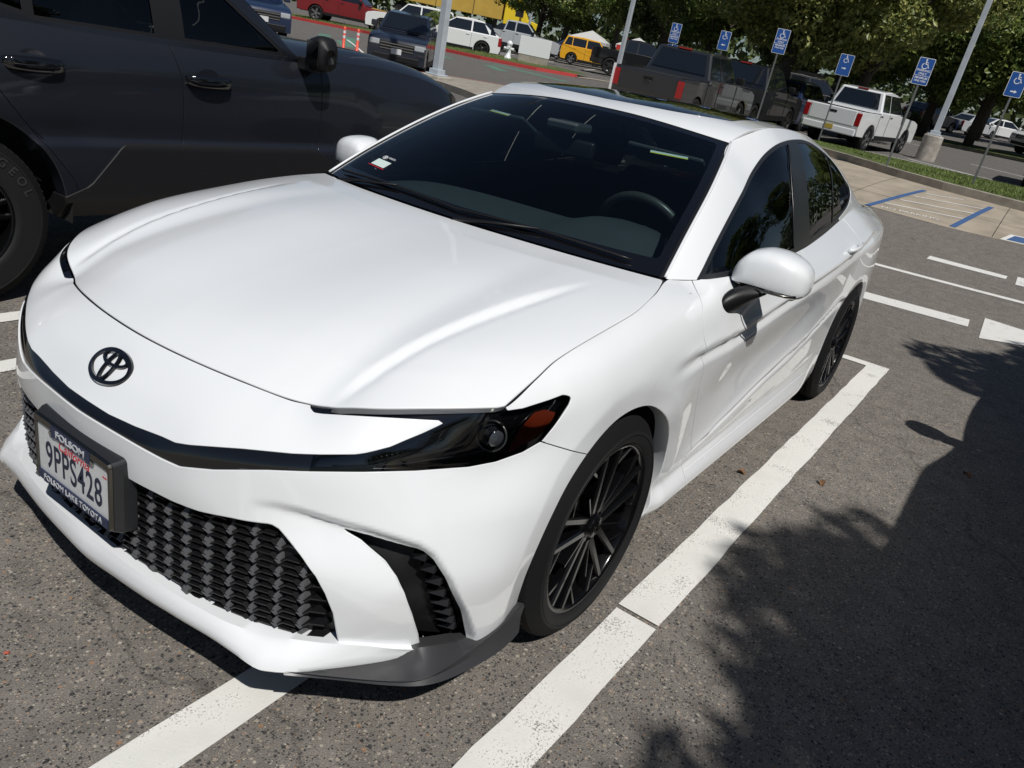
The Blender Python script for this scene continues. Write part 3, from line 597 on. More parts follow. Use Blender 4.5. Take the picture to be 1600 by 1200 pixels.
# ---- lip, corner blades
def lips():
    up=resample([(.932,0,.270),(.926,.165,.266),(.911,.28,.260),(.896,.36,.256),(.879,.44,.252),(.860,.495,.249),(.843,.53,.247),(.803,.605,.253),(.752,.682,.259),(.708,.725,.254),(.655,.768,.240),(.606,.795,.226)],70,True)
    lo=resample([(.934,0,.200),(.928,.10,.200),(.918,.22,.200),(.903,.34,.200),(.889,.44,.200),(.884,.50,.200),(.880,.545,.198),(.874,.574,.197),(.862,.592,.197),(.845,.616,.198),(.770,.676,.197),(.690,.735,.201),(.608,.792,.215)],70,True)
    V=[];N=[];F=[];rows=9
    for i in range(70):
        a,b=up[i],lo[i]; out=np.array([.9,.3*a[1]+max(0,a[1]-.6)*2.2,.0]); out/=np.linalg.norm(out)
        t=i/69.; prot=.020*(1-t)**.6
        mid=a+(b-a)*.60+out*prot*.6+np.array([0,0,.006])
        P=[a-out*.05-np.array([0,0,.004]),a,a*.55+mid*.45+np.array([0,0,.003]),mid,mid*.45+b*.55+out*.004,b+out*.002,b-out*.002-np.array([0,0,.005]),b-out*.035-np.array([0,0,.006])]
        V+=[tuple(p) for p in P]
    k=8
    F=[(i*k+j,i*k+j+1,(i+1)*k+j+1,(i+1)*k+j) for i in range(69) for j in range(k-1)]
    V2=[(x,-y,z) for x,y,z in V]; n0=len(V); F+=[tuple(q+n0 for q in f[::-1]) for f in F]
    o=mobj('front_lip',V+V2,F,M['white'],car); o.data.shade_smooth(); o.data.set_sharp_from_angle(angle=R(38))
    # black valance under the lip
    P=[(.80,0),(.80,.25),(.78,.45),(.72,.58),(.60,.70),(.45,.76),(.3,.79),(.3,-.79),(.45,-.76),(.60,-.70),(.72,-.58),(.78,-.45),(.80,-.25)]
    MB().prism([(x-.01,y) for x,y in P],.135,.20).build('underside_panel',M['dark'],car)
    # blades: rows = inner/top edge on body, ridge, outer lower edge, underside
    top=resample([(.842,.612,.203),(.755,.675,.205),(.672,.735,.212),(.610,.795,.235),(.54,.825,.225),(.462,.842,.200),(.41,.858,.215),(.36,.868,.230),(.318,.876,.245)],40)
    rid=resample([(.845,.617,.200),(.785,.694,.199),(.711,.784,.198),(.662,.833,.199),(.622,.850,.200),(.55,.858,.200),(.47,.864,.204),(.40,.872,.218),(.316,.879,.241)],40)
    low=resample([(.844,.618,.190),(.778,.692,.184),(.700,.790,.182),(.648,.842,.182),(.592,.868,.180),(.505,.888,.178),(.44,.896,.177),(.385,.898,.180),(.350,.896,.186)],40)
    for sg in (1,-1):
        V=[]
        for i in range(40):
            a,b,c=top[i],rid[i],low[i]; m1=(a+b)/2-np.array([0,0,.004]); m2=(b+c)/2-np.array([.004,.006,0])
            for p in (a-np.array([.01,.03,.0]),a,m1,b+(a-b)*.08,b,m2,c,c-np.array([.02,.05,0])): V.append((p[0],p[1]*sg,p[2]))
        F=[(i*8+j,i*8+j+1,(i+1)*8+j+1,(i+1)*8+j) for i in range(39) for j in range(7)]+[tuple(39*8+j for j in range(8))]
        if sg<0: F=[f[::-1] for f in F]
        o=mobj('corner_blade',V,F,M['blade'],car); o.data.shade_smooth(); o.data.set_sharp_from_angle(angle=R(30))
lips()
# ---- headlamps
def lamps():
    for sg in (1,-1):
        sh=lamp if sg>0 else mirror(lamp)
        hs=offset(sh,.030); o=mobj('headlamp',hs.V,hs.F,M['gloss_black'],car,N=hs.N)
        cv=offset(sh,.0015); mobj('lens_cover',cv.V,cv.F,M['lens'],o,N=cv.N)
        def P(x,y,z): return (x,y*sg,z)
        # projector lens
        c=Vector((.470,.790,.725)); d=Vector((.86,.42,.28)).normalized(); r_=MB()
        n=d.to_track_quat('Z','Y').to_matrix().to_4x4()
        pr=MB(); pr.lathe([(0,.018),(.012,.016),(.021,.010),(.026,0),(.028,-.01),(.028,-.03)],28,axis='z')
        V=[Matrix.Translation(c-d*.004)@n@Vector(v) for v in pr.V]; mobj('projector_lens',[P(*v) for v in V],pr.F if sg>0 else [f[::-1] for f in pr.F],MLENS,o,smooth=True)
        pr=MB(); pr.lathe([(.028,-.02),(.030,.002),(.035,.004),(.036,-.03)],28,axis='z'); V=[Matrix.Translation(c-d*.004)@n@Vector(v) for v in pr.V]
        mobj('projector_ring',[P(*v) for v in V],pr.F,M['dkchrome'],o,smooth=True)
        # amber side reflector: shell patch inside the cover
        s=loop_sd(lamp,AMBER,(.6,.7,.3),.3,0.); am,_=clip(lamp,s,True); am=offset(am,.008)
        if sg<0: am=mirror(am)
        mobj('amber_reflector',am.V,am.F,M['amber'],o,N=am.N)
        # stepped bezel lines and the ribbed running-lamp element
        bz=MB(); 
        for k in range(5):
            f=k/4; pts=[(.748-.02*f,.600-.004*f,.655+.010*f),(.69-.02*f,.655-.004*f,.664+.016*f),(.62-.015*f,.70-.002*f,.69+.022*f),(.565-.01*f,.738,.725+.020*f)]
            bz.tube([Vector(P(*p))-Vector((.012,.009*sg,.006)) for p in resample(pts,12)],.0022,6)
        bz.build('bezel_rib',M['gloss_black'],o,smooth=True)
        bz=MB(); pts=[(.70,.655,.660),(.60,.73,.663),(.50,.785,.668),(.45,.800,.69),(.42,.815,.725),(.40,.822,.75),(.36,.830,.772)]
        bz.tube([Vector(P(*p))-Vector((.010,.009*sg,.004)) for p in resample(pts,30)],.0035,6); bz.build('bezel_edge',M['rim_black'],o,smooth=True)
        rb=MB()
        for k in range(9):
            t=k/8; q=Vector(P(.690-.075*t,.650+.048*t,.672+.018*t))-Vector((.012,.010*sg,.004))
            rb.box((-.0015,-.0015,-.006),(.0015,.0015,.006),Matrix.Translation(q)@Matrix.Rotation(R(-25*sg),4,'X'))
        rb.build('running_lamp_element',M['chrome'],o)
MLENS=bpy.data.materials.new('projector_glass'); MLENS.use_nodes=True
_b=MLENS.node_tree.nodes['Principled BSDF']; _b.inputs['Base Color'].default_value=(.05,.055,.065,1); _b.inputs['Roughness'].default_value=.04; _b.inputs['Coat Weight'].default_value=1; _b.inputs['Metallic'].default_value=.4
lamps()
# ---- wheels
def wheel(parent,x,y,sg,name='wheel',Rt=.335,W=.235,Rr=.252,rim=M['rim_black'],spokes='split',steer=0,letters=None,tread=True,n=72):
    w_=empty(name,(x,y,Rt)); w_.parent=parent; w_.rotation_euler=(0,0,steer)
    h=W/2; s=sg
    prof=[(Rr-.012,.092),(Rr+.002,h-.012),(Rr+.010,h-.004),(Rr+.018,h-.002),(Rr+.030,h+.001),(Rr+.035,h-.0005),(Rt-.045,h+.001),(Rt-.040,h-.001),(Rt-.020,h-.012),(Rt-.006,h-.024),(Rt-.001,h-.040)]
    gro=[]
    for c in (.062,.022,-.022,-.062):
        c*=W/.235; gro+= [(Rt,c+.006),(Rt-.007,c+.004),(Rt-.007,c-.004),(Rt,c-.006)]
    prof=prof+gro+[(r,-q) for r,q in prof[::-1]]
    prof=[(r,q) for r,q in prof]; i0=8; m=MB(); m.lathe([(r,q*s) for r,q in prof[:i0]],n); trd=MB(); trd.lathe([(r,q*s) for r,q in prof[i0-1:len(prof)-i0+1]],n); m.lathe([(r,q*s) for r,q in prof[len(prof)-i0:]],n); m.lathe([(Rt-.050,s*(h+.0008)),(Rt-.049,s*(h+.0030)),(Rt-.046,s*(h+.0030)),(Rt-.045,s*(h+.0005))],n)
    if s<0: m.F=[f[::-1] for f in m.F]; trd.F=[f[::-1] for f in trd.F]
    sp=MB()
    if tread:
        for i in range(int(n*1.25)):
            a=2*PI*i/int(n*1.25); q=Matrix.Rotation(a,4,'Y')
            for sd in (1,-1):
                sp.box((-.0008,sd*(h-.050)-.010,Rt-.010),(.0008,sd*(h-.050)+.010,Rt+.0002),q)
                sp.box((-.0007,sd*(h-.030)-.010,Rt-.020),(.0007,sd*(h-.030)+.006,Rt-.0055),q@Matrix.Rotation(sd*.0,4,'X'))
    multi('tyre',[(m,M['rubber']),(trd,M['tread']),(sp,M['sipe'])] if tread else [(m,M['rubber']),(trd,M['tread'])],w_,32)
    # rim barrel + lip
    m=MB(); m.lathe([(q[0],q[1]*s) for q in [(Rr-.03,-.09),(Rr-.016,-.09),(Rr-.022,.02),(Rr-.012,h-.022),(Rr-.008,h-.012),(Rr+.003,h-.008),(Rr+.006,h-.012)]],n)
    m.build('rim',rim,w_,smooth=True)
    m=MB(); m.lathe([(0,s*(-.02)),(Rr-.02,s*(-.02))],36); m.lathe([(0,s*.012),(.150,s*.012),(.150,-.005*s)],36); m.build('brake_disc',M['dkbrake'],w_,smooth=False)
    f0=h-.022
    def spoke(r0,a0,r1,a1,wd0,wd1,dp=.028,f_=None):
        p=[]; 
        for r,a,wd,yy in ((r0,a0,wd0,f0-.012),(r1,a1,wd1,f0+.002)):
            c=Vector((r*math.cos(a),0,r*math.sin(a))); t=Vector((-math.sin(a),0,math.cos(a)))
            for k,u in ((-1,0),(-.6,.006),(.6,.006),(1,0)): p.append(c+t*wd*k+Vector((0,s*(yy+u),0)))
            for k in (1,-1): p.append(c+t*wd*k+Vector((0,s*(yy-dp),0)))
        F=[(j,(j+1)%6,6+(j+1)%6,6+j) for j in range(6)]
        return p,F
    m=MB()
    if spokes=='split':
        for k in range(5):
            a=2*PI*k/5+.3
            for d in (-1,1):
                m.add(*spoke(.044,a+d*.42,Rr-.006,a+d*.17,.0125,.0105,.034))
                m.add(*spoke(.165,a+d*.20,Rr-.006,a+d*.47,.0050,.0085,.026))
            m.add(*spoke(.050,a+PI/5,.165,a+PI/5,.0045,.0040,.026))
    elif spokes=='six':
        for k in range(6):
            a=2*PI*k/6+.2
            for d in (-1,1): m.add(*spoke(.05,a+d*.22,Rr-.008,a+d*.16,.012,.014,.04))
    else:
        for k in range(5):
            a=2*PI*k/5
            for d in (-1,1): m.add(*spoke(.04,a+d*.25,Rr-.008,a+d*.18,.014,.018,.03))
    o=m.build('spokes',rim,w_); o.data.shade_smooth(); o.data.set_sharp_from_angle(angle=R(25))
    m=MB(); m.lathe([(q[0],q[1]*s) for q in [(.058,f0-.05),(.056,f0-.014),(.046,f0-.008),(.034,f0-.008),(.033,f0+.001),(.028,f0+.004),(0,f0+.005)]],32); m.build('hub',rim,w_,smooth=True)
    m=MB()
    for k in range(5):
        m=MB(); a=2*PI*k/5+.6; c=(.047*math.cos(a),s*(f0-.013),.047*math.sin(a)); m.tube([c,(c[0],c[1]+s*.007,c[2])],.0075,8)
        if tread: m.build('wheel_nut',M['dkchrome'],w_)
    m=MB(); 
    for (rx,rz,cz) in ((.020,.0145,0),(.006,.0135,0),(.0125,.0045,.0065)):
        P=[(rx*math.cos(t_),s*(f0+.006),cz+rz*math.sin(t_)) for t_ in np.linspace(0,2*PI,25)]; m.tube(P,.0013,5,cap=False)
    if parent==car: m.build('cap_emblem',M['dkchrome'],w_)
    return w_
M['dkbrake']=mat('brake_iron',(.030,.028,.027),.5,.6)
for x in (0,-2.825):
    for s_ in (1,-1): wheel(car,x,(.786 if x==0 else .780)*s_,s_)
# wheel wells and underbody
m=MB()
for cx,r in ((-.015,.385),(-2.825,.39)):
    for s_ in (1,-1):
        n=20; V=[]; 
        for i in range(n+1):
            a=PI*(-.02+1.04*i/n)
            for y in (.60,.868): V.append((cx+r*math.cos(a),y*s_,.345+r*math.sin(a)))
        F=[(2*i,2*i+1,2*i+3,2*i+2) for i in range(n)]; m=MB(); m.add(V,F+[tuple(range(0,2*n+2,2))]); m.build('wheel_well',M['dark'],car)
m=MB(); m.box((-3.6,-.72,.19),(.55,.72,.22)); m.build('underbody',M['dark'],car); MB().box((-.46,-.56,.22),(.62,.56,.60)).build('engine_bay_light_stop',M['dark'],car); MB().box((-2.4,-.84,.20),(-.42,.84,.24)).build('floor_pan',M['dark'],car)  # unseen underbody plate and engine bay box, added to stop light
# ---- door mirrors
def mirrors():
    sec=[(.826,-.760,.968,.014,.012),(.832,-.766,.972,.038,.026),(.848,-.775,.984,.066,.046),(.880,-.788,.998,.086,.062),(.920,-.797,1.003,.093,.068),(.965,-.803,1.002,.093,.068),(1.005,-.808,.997,.087,.063),(1.035,-.812,.990,.073,.054),(1.055,-.815,.984,.052,.038),(1.064,-.817,.981,.026,.018)]
    for sg in (1,-1):
        mi=empty('door_mirror',(0,0,0)); mi.parent=car
        n=28; rows=[]
        S=np.array(sec); ys=np.linspace(S[0,0],S[-1,0],30); C=[np.interp(ys,S[:,0],S[:,k]) for k in range(1,5)]
        C=[akima(S[:,0],S[:,k:k+1],ys)[:,0] for k in range(1,5)]
        V=[]
        for i,y in enumerate(ys):
            cx,cz,ax,az=[c[i] for c in C]
            for j in range(n):
                a=2*PI*j/n; ca,sa=math.cos(a),math.sin(a); e=.58
                xx=math.copysign(abs(ca)**e,ca); zz=math.copysign(abs(sa)**e,sa)
                if xx<0: xx=max(xx,-.62)
                V.append((cx+ax*xx,y*sg,cz+az*zz+ (.10*(y-.97) if False else 0)-max(0,xx)*az*.10))
        F=[(i*n+j,(i+1)*n+j,(i+1)*n+(j+1)%n,i*n+(j+1)%n) for i in range(29) for j in range(n)]+[tuple(range(n))[::-1] if False else tuple(range(n)),tuple(29*n+j for j in range(n))[::-1]]
        if sg<0: F=[f[::-1] for f in F]
        def zc(f): return sum(V[k][2]-1.0 for k in f)/len(f)
        low=lambda f: sum(V[k][2] for k in f)/len(f) < .951-.02*(abs(sum(V[k][1] for k in f)/len(f))-.95)
        rear=lambda f: all(V[k][0]< -.665-.0*abs(V[k][1]) for k in f) and abs(sum(V[k][2] for k in f)/len(f)-1.02)<.045
        A=[f for f in F if not low(f)]; B=[f for f in F if low(f)]
        def sub(fs,name,mt,grow=0):
            ids=sorted({k for f in fs for k in f}); mp={k:i for i,k in enumerate(ids)}; o=mobj(name,[V[k] for k in ids],[tuple(mp[k] for k in f) for f in fs],mt,mi,smooth=True); return o
        sub(A,'mirror_cover',M['white']); sub(B,'mirror_base',M['gloss_black'])
        m=MB(); P=[(-.715,.900,.946),(-.706,.95,.943),(-.712,1.00,.943),(-.745,1.042,.946)]; P=[(p[0],p[1]*sg,p[2]+.004) for p in P]; m.tube(resample(P,16),.004,6); m.build('turn_signal',M['dkchrome'],mi,smooth=True)
        # foot on the door
        m=MB(); St=[(.848,-.655,.886,.062,.040),(.870,-.668,.892,.066,.046),(.893,-.698,.909,.066,.042),(.916,-.736,.929,.062,.030),(.95,-.775,.946,.058,.015)]
        V=[]
        for y,cx,cz,ax,az in St:
            for j in range(16):
                a=2*PI*j/16; V.append((cx+ax*math.cos(a),y*sg,cz+az*math.sin(a)-.010*math.cos(a)))
        F=[(i*16+j,(i+1)*16+j,(i+1)*16+(j+1)%16,i*16+(j+1)%16) for i in range(4) for j in range(16)]+[tuple(range(16))]
        o=mobj('mirror_foot',V,F if sg>0 else [f[::-1] for f in F],M['black_plastic'],mi,smooth=True)
        sd=o.modifiers.new('s','SUBSURF'); sd.levels=sd.render_levels=1
        # mirror glass on the back
        m=MB(); P=[]; 
        for j in range(24):
            a=2*PI*j/24; ca,sa=math.cos(a),math.sin(a); P.append((-.868+.0,(.945+.088*math.copysign(abs(ca)**.7,ca))*sg,1.000+.048*math.copysign(abs(sa)**.7,sa)))
        m.add(P,[tuple(range(24))]); m.build('mirror_glass',M['chrome'],mi)
mirrors()
# ---- door handles
for sg in (1,-1):
    for hx,hz,hy in ((-1.40,.868,.900),(-2.30,.948,.889)):
        m=MB(); n=14; V=[]
        for i in range(15):
            t=i/14; x=hx+.11-.22*t; b=math.sin(PI*min(1,max(0,t)))**.5
            for j in range(8):
                a=2*PI*j/8; V.append((x,(hy+.010+.020*b+.008*math.cos(a))*sg,hz-.02*(.5-t)+.013*math.sin(a)*(.6+.4*b)))
        F=[(i*8+j,(i+1)*8+j,(i+1)*8+(j+1)%8,i*8+(j+1)%8) for i in range(14) for j in range(8)]+[tuple(range(8)),tuple(14*8+j for j in range(8))]
        mobj('door_handle',V,F if sg>0 else [f[::-1] for f in F],M['white'],car,smooth=True)
# ---- emblem on the nose
ex=Vector((0,1,0)); ey=Vector((-.70,0,.714)).normalized(); en=ex.cross(ey)*-1
if en.x<0: en=-en
def oval(m,rx,rz,cy,w0,lift=.006,n=56):
    V=[]
    for i in range(n):
        a=2*PI*i/n; c,s_=math.cos(a),math.sin(a); p=Vector((rx*c,rz*s_+cy)); nn=Vector((c/rx,s_/rz)).normalized()
        for k,h in ((-1,0),(-.75,1),(.75,1),(1,0)):
            q=p+nn*w0*k; crv=-.9*q.x*q.x; V.append(tuple(EC+ex*q.x+ey*q.y+en*(lift*h+crv+.0)))
    F=[(i*4+j,i*4+j+1,((i+1)%n)*4+j+1,((i+1)%n)*4+j) for i in range(n) for j in range(3)]
    m.add(V,F)
EC=Vector((.8605,0,.6835)); m=MB(); oval(m,.0660,.0395,0,.0060); oval(m,.0150,.0365,0,.0045,.0056); oval(m,.0420,.0160,.0205,.0048,.0050); m.build('nose_emblem',M['gloss_black'],car,smooth=False)
# ---- licence plate with frame and holder
pl=empty('licence_plate_holder',(0,0,0)); pl.parent=car
def fx(u,v,h): return (h,u,v)
px,pz=.952,.4465; hw,hh=.1625,.0865
def rr(w_,h_,r,n=4):
    P=[]
    for cx,cz,a0 in ((w_-r,h_-r,0),(-w_+r,h_-r,90),(-w_+r,-h_+r,180),(w_-r,-h_+r,270)):
        for k in range(n+1): a=R(a0+90*k/n); P.append((cx+r*math.cos(a),cz+r*math.sin(a)))
    return P
A=rr(hw+.001,hh+.001,.012); B=rr(hw+.012,hh+.013,.012)
V=[(px-.001,u,v+pz) for u,v in A]+[(px-.018,u*1.06,v*1.08+pz) for u,v in A]+[(px-.048,u,v+pz+.002) for u,v in B]; k=len(A)
mobj('plate_bracket',V,[tuple(range(k))]+[(r_*k+i,(r_+1)*k+i,(r_+1)*k+(i+1)%k,r_*k+(i+1)%k) for r_ in (0,1) for i in range(k)],M['grey_plastic'],pl)
m=MB(); O_=rr(hw,hh,.010); I_=rr(hw-.010,hh-.018,.008); V=[];F=[]
for h,P in ((px,O_),(px+.006,[(u*.985,v*.975) for u,v in O_]),(px+.006,I_),(px+.001,I_)): V+=[(h,u,v+pz) for u,v in P]
k=len(O_); F=[(r_*k+i,r_*k+(i+1)%k,(r_+1)*k+(i+1)%k,(r_+1)*k+i) for r_ in range(3) for i in range(k)]
m.add(V,F); m.build('plate_frame',M['dkchrome'],pl)
MB().box((px-.0005,-.1535,pz-.074),(px+.0015,.1535,pz+.074)).build('licence_plate',M['plate'],pl)
m=MB(); m.prism([(-.150,-.0835),(.150,-.0835),(.150,-.0600),(-.150,-.0600)],px+.0035,px+.0070,lambda u,v,h:(h,u,v+pz)); m.build('frame_lower_band',M['navy'],pl)
m=MB(); m.prism([(-.083,.052),(-.070,.052),(-.066,.055),(.066,.055),(.070,.052),(.083,.052),(.083,.082),(-.083,.082)],px+.0035,px+.0068,lambda u,v,h:(h,u,v+pz)); m.build('frame_upper_band',M['navy'],pl)
def ptext(name,t,size,y,z,mt,sx=1,h=.0018,shear=0,bold=0,space=1): return textobj(name,t,size,frame((px+h,y,pz+z),(0,1,0),(0,0,1)),mt,pl,sx=sx,shear=shear,bold=bold,space=space)
ptext('plate_number','9PPS428',.100,0,-.012,M['ink'],.655,.0018,bold=.0008,space=1.08)
ptext('plate_state_name','California',.034,.004,.037,M['redink'],1.0,.0018,.25)
ptext('frame_lower_text','FOLSOM LAKE TOYOTA',.0215,0,-.0722,M['silvertext'],1.02,.0072,bold=.0002,space=1.08)
ptext('frame_upper_text','FOLSOM',.024,0,.0665,M['silvertext'],1.35,.0070,bold=.0006)
m=MB()
for y in (-.0885,.0885): MB().tube([(px+.001,y,pz+.058),(px+.0065,y,pz+.058)],.006,10).build('plate_screw',M['chrome'],pl)
MB().box((px+.001,.125,pz+.040),(px+.0022,.142,pz+.043)).build('plate_sticker',M['redink'],pl)
# ---- wipers
WSB_=lambda y,up: resample(WSB,60,True)[min(59,int(abs(y)/.728*59))]*[1,1 if y>=0 else -1,1]+np.array([-.855,0,.52])*up
for ya,yb in ((-.66,.02),(-.02,.62)):
    m=MB(); P=[WSB_(y,.030+.016*math.sin(PI*(y-ya)/(yb-ya)))+[.006,0,.010] for y in np.linspace(ya,yb,22)]; m.tube([tuple(p) for p in P],[.003]+[.0048]*20+[.0025],6); w1=m.build('wiper_blade',M['black_plastic'],car,smooth=True)
    m=MB(); a=WSB_(ya+.05,-.012)+[.01,0,.004]; b=P[11]+[.004,0,.005]; m.tube([tuple(a+[.01,0,-.012]),tuple(a),tuple(a*.6+b*.4+[0,0,.004]),tuple(b)],[.012,.010,.006,.0035],8); m.build('wiper_arm',M['black_plastic'],w1,smooth=True)
# ---- windscreen labels
tg=frame((-.470,-.505,1.0375),(-.02,1,0),(-.83,0,.56)) 
def wsframe(y,x): 
    # frame lying on the inside of the windscreen at given x,y
    i=np.argmin((WSV[:,0]-x)**2+(WSV[:,1]-y)**2); p=WSV[i]; nrm=WSN[i]; xa=np.cross((0,0,1.),nrm); xa/=np.linalg.norm(xa); ya=np.cross(nrm,xa); return frame(tuple(p+nrm*.0015),tuple(xa),tuple(ya))
_D=windscreen(); _s=fixc(grid_shell(_D,flip=True),_D); WSV=np.vstack([_s.V,_s.V*[1,-1,1]]); WSN=np.vstack([_s.N,_s.N*[1,-1,1]])
f=wsframe(-.515,-.486); m=MB(); m.box((-.050,-.019,0),(.050,.019,.0006),f); m.build('windscreen_label',M['paper'],car)
m=MB(); m.box((-.060,-.027,-.0004),(.060,-.0235,.0003),f@Matrix.Translation((0,.0,0))); m.build('windscreen_label_line',M['redink'],car)
m=MB()
for rx,rz,cz in ((.014,.010,0),(.004,.0095,0),(.0085,.0032,.0045)): m.tube([tuple(f@Vector((-.028+rx*math.cos(t_),.036+cz+rz*math.sin(t_),0))) for t_ in np.linspace(0,2*PI,21)],.0011,4,cap=False)
m.build('sticker_emblem',M['silvertext'],car)
textobj('sticker_text','TOYOTA',.013,f@Matrix.Translation((.018,.040,0)),M['silvertext'],car); textobj('sticker_text','genuine parts',.008,f@Matrix.Translation((.020,.029,0)),M['redink'],car) if False else None
# ---- interior
def interior():
    it=empty('interior',(0,0,0)); it.parent=car
    # dashboard
    prof=[(-.40,.935),(-.50,.962),(-.64,.976),(-.80,.978),(-.88,.965),(-.92,.92),(-.90,.80),(-.86,.62)]
    V=[];ys=np.linspace(-.70,.70,41)
    for y in ys:
        bump=.045*math.exp(-((y-.38)/.17)**4); cen=.02*math.exp(-(y/.16)**2)
        for k,(x,z) in enumerate(prof): V.append((x-(.05*math.exp(-((y-.38)/.2)**4) if k>3 else 0)+.0*cen,y,z-.05*(abs(y)/.7)**4+(bump if 1<k<6 else 0)))
    k=len(prof); F=[(i*k+j,i*k+j+1,(i+1)*k+j+1,(i+1)*k+j) for i in range(40) for j in range(k-1)]
    mobj('dashboard',V,F,M['dash'],it,smooth=True)
    # steering wheel
    c=Vector((-.985,.38,.945)); n=Vector((-.88,0,.47)).normalized(); q=n.to_track_quat('Z','Y').to_matrix().to_4x4(); q.translation=c
    m=MB(); m.tube([tuple(q@Vector((.183*math.cos(a),.183*math.sin(a),0))) for a in np.linspace(0,2*PI,49)],.0165,10,cap=False)
    sw=m.build('steering_wheel',MSTEER,it,smooth=True)
    m=MB(); m.prism([(.07*math.cos(a),.055*math.sin(a)) for a in np.linspace(0,2*PI,20)[:-1]],-.03,.012,lambda u,v,h: tuple(q@Vector((u,v,h))))
    for a in (0,PI,PI*1.5): m.tube([tuple(q@Vector((.05*math.cos(a),.05*math.sin(a),-.01))),tuple(q@Vector((.18*math.cos(a),.18*math.sin(a),0)))],.014,8)
    m.build('steering_hub',M['dash'],sw)
    # seats
    for y in (.38,-.38):
        m=MB(); m.box((-1.75,y-.25,.30),(-1.18,y+.25,.52)); m.box((-.07,-.24,0),(.07,.24,.62),Matrix.Translation((-1.70,y,.46))@Matrix.Rotation(R(-18),4,'Y')); s_=m.build('front_seat',M['seat'],it,bevel=.045,seg=4,smooth=True)
        m=MB(); m.box((-.045,-.13,0),(.045,.13,.17),Matrix.Translation((-1.925,y,1.085))@Matrix.Rotation(R(-10),4,'Y')); m.build('headrest',M['seat'],s_,bevel=.04,seg=4,smooth=True)
    m=MB(); m.box((-2.75,-.66,.30),(-2.2,.66,.50)); m.box((-.07,-.66,0),(.07,.66,.62),Matrix.Translation((-2.62,0,.45))@Matrix.Rotation(R(-24),4,'Y')); m.build('rear_seat',M['seat'],it,bevel=.05,seg=3,smooth=True)
    # headliner, door cards, floor
    D=roof(); V=D.reshape(-1,3)-[0,0,.035]; n_,m_,_=D.shape; F=[(i*m_+j,i*m_+j+1,(i+1)*m_+j+1,(i+1)*m_+j) for i in range(n_-1) for j in range(m_-1)]; k=len(V)
    mobj('headliner',np.vstack([V,V*[1,-1,1]]),F+[tuple(q_+k for q_ in f_) for f_ in F],M['seat'],it,smooth=True)
    m=MB(); 
    for sg in (1,-1): MB().box((-3.0,sg*.80-.01,.25),(-.45,sg*.80+.01,.93)).build('door_card',M['seat'],it)
    MB().box((-3.1,-.8,.24),(-.42,.8,.28)).build('cabin_floor',M['seat'],it)
    MB().box((-3.3,-.66,.95),(-2.75,.66,.98)).build('parcel_shelf',M['seat'],it)
    # sun visors with warning labels, rear-view mirror
    for y in (.385,-.385):
        m=MB(); m.box((-.070,-.150,-.008),(.070,.150,.008),Matrix.Translation((-1.045,y,1.245))@Matrix.Rotation(R(-24),4,'Y')@Matrix.Rotation(R(4 if y>0 else -4),4,'Z')); v_=m.build('sun_visor',M['dash'],it,bevel=.008)
        f=wsframe(y+.045,-.945)
        mt=frame(tuple(f.translation-f.to_3x3()@Vector((0,0,.022))),tuple(f.to_3x3()@Vector((1,0,0))),tuple(f.to_3x3()@Vector((0,1,0))))
        MB().box((-.068,-.004,0),(.068,.008,.001),mt).build('visor_label',M['paper'],v_); MB().box((-.068,-.009,0),(.068,-.0035,.0012),mt).build('visor_warning_strip',M['yellow'],v_)
    m=MB(); m.box((-.018,-.125,-.033),(.018,.125,.033),Matrix.Translation((-.93,0,1.215))@Matrix.Rotation(R(10),4,'Z')); m.build('rear_view_mirror',M['black_plastic'],it,bevel=.012,seg=3,smooth=True)
    m=MB(); m.box((-1.0,-.07,1.27),(-.88,.07,1.305)); m.build('camera_housing',M['dash'],it,bevel=.01)
MSTEER=mat('steering_leather',(.045,.048,.045),.35)
interior()
